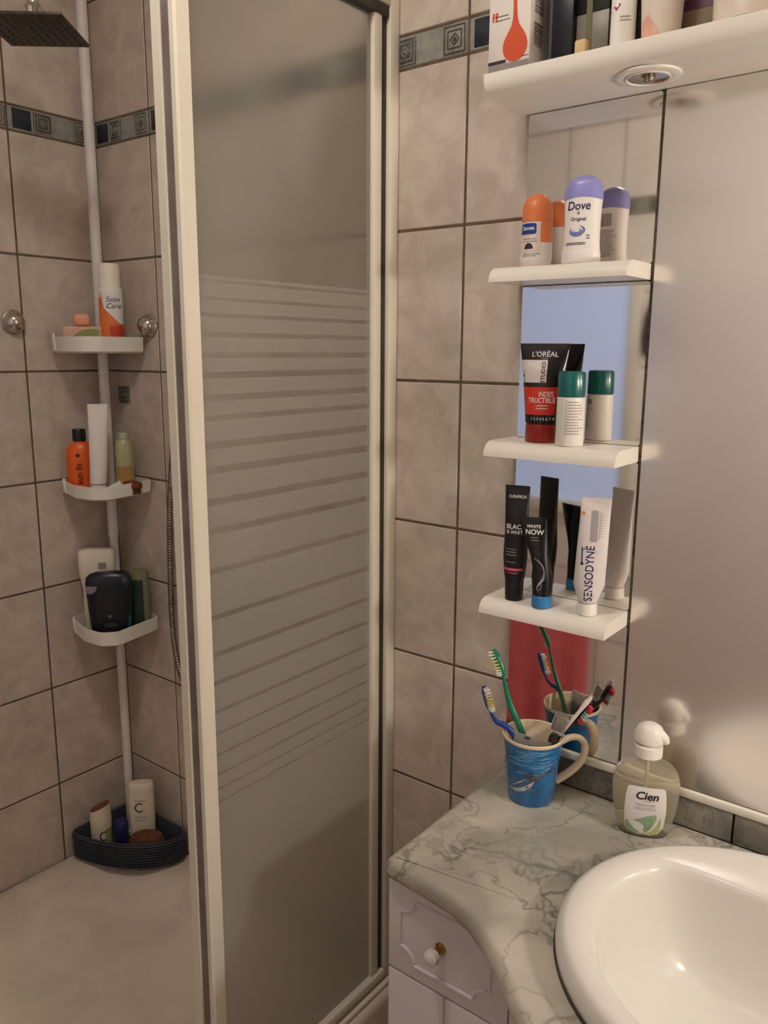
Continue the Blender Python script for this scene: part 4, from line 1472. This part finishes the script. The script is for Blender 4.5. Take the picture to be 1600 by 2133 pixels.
# the drawer front hides the upper carcass; sides close it
dr = mb.build('drawer', M_VANITY, vt)
emboss(dr, 1.1430, 1.2915, .6440, .7460)
mb = MB()
kx, kz = 1.2125 - vo.x, .6945
Rk = Matrix.Rotation(pi / 2, 3, 'X')
mb.lathe([(.0085, 0), (.0085, .002), (.0050, .004), (.0046, .010), (.0080, .013), (.0092, .0165)], 20, (kx, FY - vo.y, kz), rot=Rk, mi=0)
mb.lathe([(.0100, .0165), (.0115, .020), (.0112, .026), (.0080, .030), (.003, .0315)], 20, (kx, FY - vo.y, kz), rot=Rk, mi=1)
mb.tube([(kx - .011, FY - vo.y - .0235, kz), (kx + .011, FY - vo.y - .0235, kz)], .0035, 10, mi=0)
mb.build('knob', [M_GOLD, M_PORC], dr)
for (a, b) in ((FX0, 1.2190), (1.2200, FX1)):
    mb = MB(); mb.box((a - vo.x, FY - vo.y, .095), (b - vo.x, FY - vo.y + .0195, .6185), .002)
    mb.build('cupboard_door', M_VANITY, vt)
mb = MB(); mb.box((FX0 - vo.x, -.315 - vo.y, .64), (FX0 + .012 - vo.x, -.004 - vo.y, .771))
mb.build('side_panel', M_VANITY, vt)
mb = MB()
cv = [(1.3235, -.330), (1.330, -.352), (1.345, -.380), (1.368, -.409), (1.40, -.438), (1.44, -.467), (1.49, -.488), (1.55, -.503), (1.612, -.507)]
ou = cv + [(x + .006, y + .016) for x, y in reversed(cv)]
mb.prism([(x - vo.x, y - vo.y) for x, y in ou], .095, .7705, .001)
mb.build('curved_door', M_VANITY, vt, ang=50)
mb = MB()
ou = [(3.23 - x, y) for x, y in ou]
mb.prism([(x - vo.x, y - vo.y) for x, y in ou], .095, .7705, .001)
mb.build('curved_door', M_VANITY, vt, ang=50)

# ------------------------------------------------------------------ mug and its contents
GX, GY = 1.2085, -.0765
mug = thing('dolphin_mug', 'blue mug with a leaping dolphin picture and cream handle', 'mug', (GX, GY, CT), radians(27))
B = Body([(0, .0345, .0345), (.003, .0362, .0362), (.05, .0400, .0400), (.09, .0448, .0448), (.105, .0476, .0476), (.109, .0484, .0484)])
mb = MB()
pr = [(.0345, 0), (.0362, .003), (.0400, .05), (.0448, .09), (.0474, .1040)]
mb.lathe(pr, 48, cap1=False)
sea = mat('sea_glaze', (36, 112, 170), .22, coat=.3, noise=(34, (26, 84, 140), .4, .66))
mb.build('sea_picture', sea, mug)
mb = MB()
mb.lathe([(.0474, .1040), (.0484, .1085), (.0474, .1098), (.0455, .1085), (.0445, .100), (.040, .07), (.0365, .03), (.033, .008), (.012, .006)], 48, cap0=False)
cream = mat('cream_glaze', (236, 214, 184), .2, noise=(8, (228, 206, 174), .4, .7))
mb.build('inside', cream, mug)
mb = MB()
hr = radians(12)
hp = [(.0445, 0, .094), (.056, 0, .1005), (.070, 0, .1015), (.080, 0, .094), (.083, 0, .082), (.080, 0, .066), (.071, 0, .052), (.059, 0, .041), (.048, 0, .033), (.0385, 0, .027)]
hp = [(x * cos(hr), x * sin(hr), z) for x, _, z in hp]
mb.tube(smooth_path(hp, 5), .0052, 14, flat=1.4)
mb.build('handle', cream, mug, ang=60)
FM = lambda x, z: B.front(x, z, .0004)
mb = MB()
rn = random.Random(3)
for k in range(80):
    x = rn.uniform(-.042, .042)
    z = rn.uniform(.058, .101)
    L = rn.uniform(.006, .016)
    if abs(x) + L > .044:
        continue
    ribbon(mb, FM, [(x - L, z), (x - L / 3, z + .0014 * rn.uniform(-1, 1)), (x + L / 3, z + .0014 * rn.uniform(-1, 1)), (x + L, z + .001)], [.0002, rn.uniform(.0005, .0014), rn.uniform(.0005, .0014), .0002])
mb.build('wave_print', mat('foam_ink', (126, 178, 214), .3, noise=(60, (92, 152, 202), .4, .7)), mug)
FM2 = lambda x, z: B.front(x * 1.13 + .001, (z - .047) * 1.13 + .047, .0007)
mb = MB()                                  # dolphin: body, belly, flukes, fins
spine = [(-.0315, .0265), (-.0275, .0300), (-.0220, .0350), (-.0140, .0410), (-.0050, .0470), (.0040, .0520), (.0120, .0560), (.0190, .0590), (.0240, .0610)]
ribbon(mb, FM2, spine, [.0010, .0050, .0100, .0140, .0145, .0115, .0075, .0040, .0026])
FM4 = lambda x, z: B.front(x * 1.13 + .001, (z - .047) * 1.13 + .047, .0009)
ribbon(mb, FM4, [(.0225, .0600), (.028, .0590), (.034, .0605)], [.001, .0042, .0004])
ribbon(mb, FM4, [(.0230, .0615), (.0255, .0660), (.0325, .0690)], [.001, .0042, .0004])
ribbon(mb, FM4, [(-.0075, .0500), (-.0035, .0585), (.0045, .0610)], [.009, .0050, .0004])
ribbon(mb, FM4, [(-.0080, .0390), (.000, .0345), (.009, .0345)], [.006, .005, .0004])
mb.build('dolphin_print', mat('dolphin_grey', (98, 106, 122), .3, noise=(70, (58, 66, 84), .38, .66)), mug)
FM3 = lambda x, z: B.front(x * 1.13 + .001, (z - .047) * 1.13 + .047, .0012)
mb = MB()
ribbon(mb, FM3, [(-.0300, .0275), (-.022, .0290), (-.012, .0335), (-.003, .0410), (.003, .0480)], [.0015, .0052, .0062, .005, .001])
ribbon(mb, FM3, [(-.026, .0345), (-.018, .0425), (-.009, .0490)], [.0004, .0022, .0004])
mb.build('belly_print', mat('belly_white', (196, 194, 192), .3, noise=(60, (160, 162, 168), .4, .7)), mug)


def brush(name, label, path, m, head_dir, bm, hw=.0055, radii=None, group=None, bristle=True):
    """toothbrush: handle swept along the path, flat head at the end with rows of bristle tufts"""
    p = smooth_path(path, 6)
    o = Vector(path[0])
    t = thing(name, label, 'toothbrush', tuple(o), 0, group)
    nP = len(p)
    rad = []
    for k in range(nP):
        f = k / (nP - 1)
        rad.append(lerp(.0052, .0046, f) if f < .5 else (lerp(.0046, .0024, (f - .5) / .25) if f < .75 else (lerp(.0024, hw, min(1, (f - .75) / .07)) if f < .97 else hw * .7)))
    mb = MB(); mb.tube([q - o for q in p], rad, 12, flat=.62)
    mb.build('handle', m, t, ang=60)
    if bristle:
        hd = Vector(head_dir).normalized()
        k0 = int((nP - 1) * .79)
        mb = MB()
        seg = p[k0:nP - 1]
        for i in range(9):
            f = i / 8 * (len(seg) - 1)
            a = seg[int(f)].lerp(seg[min(int(f) + 1, len(seg) - 1)], f - int(f))
            ax = (seg[-1] - seg[0]).normalized()
            sd = ax.cross(hd).normalized()
            for s in (-1, 0, 1):
                c = a + sd * s * .0030 - o
                L = .0115 if i % 2 else .0102
                mb.tube([c + hd * .002, c + hd * L], [.00125, .0014], 6, mi=(1 if (3 <= i <= 5) else 0))
        mb.build('bristles', bm, t)
    return t


brW = mat('bristle_white', (222, 218, 204), .6, noise=(60, (206, 202, 188), .4, .7))
brY = mat('bristle_yellow', (214, 196, 112), .6, noise=(60, (200, 182, 100), .4, .7))
brG = mat('bristle_green', (150, 186, 170), .6, noise=(60, (130, 168, 152), .4, .7))
mblue = mat('blue_handle', (34, 66, 150), .3, noise=(14, (28, 56, 134), .4, .7))
mgreen = mat('green_handle', (20, 122, 92), .3, noise=(14, (16, 106, 80), .4, .7))
brush('toothbrush', 'blue toothbrush leaning over the left rim of the mug', [(1.2120, -.080, .822), (1.1965, -.0855, .868), (1.1830, -.0925, .9060), (1.1690, -.0985, .9215), (1.1560, -.1005, .9245), (1.1455, -.1005, .936), (1.1385, -.1005, .953), (1.1300, -.1005, .978)], mblue, (.80, -.35, -.10), [brW, brY])
brush('toothbrush', 'green toothbrush leaning against the back rim of the mug', [(1.2230, -.0665, .818), (1.2030, -.074, .875), (1.1880, -.081, .915), (1.1690, -.085, .955), (1.1600, -.086, .985), (1.1535, -.086, 1.008), (1.1370, -.086, 1.037)], mgreen, (-.62, -.50, -.15), [brW, brY])
# wine-dark brush with white and red head on the right
mwine = mat('wine_handle', (52, 30, 32), .3, noise=(14, (40, 24, 26), .4, .7))
rb = brush('toothbrush', 'dark toothbrush with white and red head on the right of the mug', [(1.2020, -.0905, .820), (1.2210, -.082, .855), (1.2365, -.073, .893), (1.2490, -.065, .920), (1.2650, -.056, .938), (1.2740, -.051, .951), (1.2860, -.046, .975)], mwine, (.55, -.25, -.5), [mat('bristle_red', (186, 44, 62), .6, noise=(60, (164, 36, 54), .4, .7)), brG])
mb = MB()
o = Vector((1.2020, -.0905, .820))
mb.tube([Vector(p) - o for p in ((1.2545, -.0655, .926), (1.2640, -.061, .9440), (1.2735, -.056, .9600), (1.2830, -.051, .977), (1.2885, -.047, .985))], [.002, .0032, .0028, .0042, .002], 12, flat=.5)
mb.build('white_neck', mat('neck_white', (228, 216, 210), .3, noise=(14, (218, 206, 200), .4, .7)), rb)
# razor with clear guard
rz = thing('razor', 'dark razor with a clear plastic guard in the mug', 'razor', (1.226, -.093, .824))
ro = Vector((1.226, -.093, .824))
mb = MB(); mb.tube([Vector(p) - ro for p in ((1.226, -.093, .824), (1.240, -.0885, .876), (1.2465, -.0850, .920), (1.2500, -.083, .9300))], [.0058, .0064, .0070, .005], 12)
mb.build('handle', mwine, rz)
mb = MB()
mb.box((-.0105, -.009, -.0165), (.0105, .009, .0165), .0035, seg=3)
g_ = mb.build('clear_guard', milky('guard_plastic', (254, 253, 251), .82, .03, 1.35, (236, 230, 222)), rz, tuple(Vector((1.2540, -.0815, .9440)) - ro))
g_.rotation_euler = (radians(6), radians(16), radians(28))
mb = MB(); mb.box((-.007, -.0022, -.011), (.007, .0022, .011), .001)
h_ = mb.build('blade_head', M_STEEL, rz, tuple(Vector((1.2540, -.0815, .9430)) - ro))
h_.rotation_euler = g_.rotation_euler
# half empty translucent tube lying across the rim
ft = thing('clear_flat_tube', 'flat translucent tube end sticking out of the mug front', 'tube', (1.2050, -.1010, .826), radians(18))
B2 = Body([(0, .010, .008), (.04, .020, .006), (.079, .0285, .0016), (.094, .0290, .0012)])
mb = MB(); B2.add(mb)
q_ = mb.build('body', milky('smoky_tube', (226, 226, 220), .45, .12, 1.10, (206, 202, 194)), ft)
q_.rotation_euler = (radians(3), radians(9), 0)
mb = MB(); blob(mb, lambda x, z: B2.front(x, z, .0008), rrect(-.012, -.004, .089, .0925, .0008, 2))
blob(mb, lambda x, z: B2.front(x, z, .0008), rrect(-.004, .006, .072, .080, .001, 2))
k_ = mb.build('print', M_INKN, ft)
k_.rotation_euler = q_.rotation_euler
mb = MB(); blob(mb, lambda x, z: B2.front(x, z, .0012), [(-.026, .066), (-.02, .078), (-.008, .074), (.008, .068), (.022, .058), (.012, .046), (-.010, .046), (-.020, .055)], k=3)
k_ = mb.build('dark_print', mat('dark_plum_print', (50, 34, 36), .4, noise=(40, (38, 26, 28), .4, .7)), ft)
k_.rotation_euler = q_.rotation_euler

# ------------------------------------------------------------------ soap dispenser
sd = thing('soap_dispenser', 'clear hand soap dispenser with white pump and leaf label', 'soap dispenser', (1.3835, -.0560, CT), radians(22))
B = Body([(0, .0330, .0200, 2.4), (.003, .0355, .0220, 2.4), (.020, .0405, .0250, 2.4), (.045, .0455, .0275, 2.4), (.070, .0478, .0285, 2.4), (.086, .0470, .0280, 2.4), (.098, .0430, .0265, 2.3), (.107, .0350, .0235, 2.2), (.113, .0240, .0190, 2), (.116, .0150, .0150, 2), (.121, .0145, .0145, 2)])
mb = MB(); B.add(mb, n=48)
mb.build('bottle', milky('soap_bottle', (254, 251, 244), .80, .08, 1.05, (252, 244, 224)), sd, ang=50)
mb = MB()
Bl = Body([(s[0] + .0015 if i == 0 else s[0], s[1] - .003, s[2] - .003, s[3], 0, 0) for i, s in enumerate(B.s[:7])])
Bl.add(mb, z1=.092, n=40)
mb.build('liquid', milky('soap_liquid', (254, 249, 236), .80, .05, 1.04, (255, 244, 220)), sd, ang=50)
mb = MB()
mb.lathe([(.0185, .1215), (.0200, .1225), (.0200, .138), (.0180, .1395), (.0125, .1400), (.0125, .1425)], 32)
mb.build('collar', mat('pump_white', (238, 230, 220), .35, sss=.1, noise=(10, (230, 222, 212), .4, .7)), sd)
mb = MB()
mb.lathe([(.0185, .1430), (.0215, .1440), (.0220, .1500), (.0205, .1590), (.0165, .1665), (.0100, .1705), (.003, .1715)], 32, sy=.85)
mb.tube([(.004, -.002, .1580), (.014, -.003, .1560), (.0215, -.004, .1500), (.0240, -.004, .1445)], [.0110, .0090, .0070, .0045], 14)
mb.build('pump_head', MATS['pump_white'], sd, ang=50)
mb = MB(); mb.tube([(0, 0, .012), (0, 0, .118)], .0028, 10)
mb.build('dip_tube', mat('dip_plastic', (226, 214, 196), .4, noise=(10, (216, 204, 186), .4, .7)), sd)
FSd = lambda x, z: B.front(x, z, .0006)
mb = MB()
lab = [(-.0275, .014), (-.0290, .045), (-.0280, .070), (-.0265, .0785)] + arc(-.0205, .0795, .006, .005, 180, 90, 4)[1:] + arc(.0205, .0795, .006, .005, 90, 0, 4) + [(.0280, .070), (.0290, .045), (.0265, .020), (.0200, .0105), (.0085, .0065), (-.010, .0070), (-.020, .0095)]
blob(mb, FSd, lab, k=5)
mb.build('paper_label', mat('label_paper', (232, 226, 222), .4, noise=(8, (226, 220, 214), .4, .7)), sd)
FSe = lambda x, z: B.front(x, z, .0010)
text('Cien', .0170, lambda x, y: FSe(x + .001, y + .0705), M_INK, sd, bold=.025, shear=.2)
mb = MB(); ribbon(mb, FSe, [(-.006, .0630), (.004, .0622), (.014, .0638)], [.0003, .0009, .0003])
mb.build('underline', M_INKG, sd)
pale = mat('pale_ink', (196, 188, 184), .5, noise=(40, (188, 180, 176), .4, .7))
text('Handwash', .0066, lambda x, y: FSe(x, y + .0570), pale, sd)
text('SENSITIVE', .0068, lambda x, y: FSe(x, y + .0500), pale, sd)
mb = MB()
blob(mb, FSe, [(-.016, .0300), (-.006, .0335), (.004, .0390), (.0160, .0425), (.0165, .0345), (.0125, .0250), (.0080, .0165), (.0030, .0100), (-.0010, .0135), (.001, .021), (-.004, .0265)], k=3)
blob(mb, FSe, [(-.0270, .0245), (-.0240, .0280), (-.0195, .0220), (-.0120, .0140), (-.0040, .0095), (-.0100, .0080), (-.0190, .0105), (-.0265, .0150)], k=3)
mb.build('leaf_print', mat('leaf_green', (158, 186, 148), .45, noise=(50, (132, 166, 124), .4, .66)), sd)
mb = MB()
ribbon(mb, FSe, [(.0060, .0095), (.0150, .0145), (.0205, .0240), (.0225, .0370)], [.0006, .0050, .0052, .0006])
ribbon(mb, FSe, [(-.008, .0085), (.004, .0080), (.016, .0110), (.0240, .0190)], [.0004, .0030, .0042, .0006])
mb.build('lime_print', mat('leaf_lime', (186, 196, 128), .45, noise=(50, (170, 182, 108), .4, .66)), sd)

# ------------------------------------------------------------------ seen only in the mirror, across the room
tw = thing('red_bath_towel', 'red bath towel hanging on a chrome rail under the window', 'towel', (0.36, RY + .06, .62))
mb = MB()
nx, nz = 24, 14
gridv = []
for s in (-1, 1):
    rs = []
    for j in range(nz + 1):
        z = lerp(.0, -.56, j / nz)
        rs.append([Vector((lerp(-.24, .24, i / nx), s * .014 + .010 * sin(i * .9) * (j / nz), z)) for i in range(nx + 1)])
    gridv.append(rs)
loop = [a + b[::-1] for a, b in zip(gridv[0], gridv[1])]
mb.rings([[p * 1.0 for p in loop[0]]] + loop[1:])
mb.build('cloth', mat('red_terry', (236, 116, 120), .95, noise=(30, (226, 100, 108), .4, .7), bump=(200, .6)), tw)
mb = MB(); mb.tube([(-.27, 0, 0.004), (.27, 0, 0.004)], .008, 12)
for s in (-.26, .26):
    mb.tube([(s, 0, .004), (s, -.058, .004)], .006, 10)
mb.build('rail', M_CHROME, tw)
pu = thing('purple_flannel', 'purple and black wash mitt hanging on a hook beside the window', 'wash mitt', (0.752, RY + .02, 1.70))
mb = MB(); mb.lathe([(.004, 0), (.018, -.03), (.034, -.08), (.040, -.15), (.036, -.20), (.02, -.215)], 18, sy=.3)
mb.build('mitt', mat('purple_terry', (86, 50, 96), .95, noise=(16, (34, 26, 40), .4, .6), bump=(200, .6)), pu)
mb = MB(); mb.tube([(0, -.018, .01), (0, -.002, .012), (0, .004, .002), (0, .003, -.004)], .003, 8)
mb.build('hook', M_CHROME, pu)

for o in SC.objects:                       # rows of tiny flat print stay joined
    if o.name.split('.')[0] in ('print', 'back_print', 'black_print'):
        o['kind'] = 'stuff'
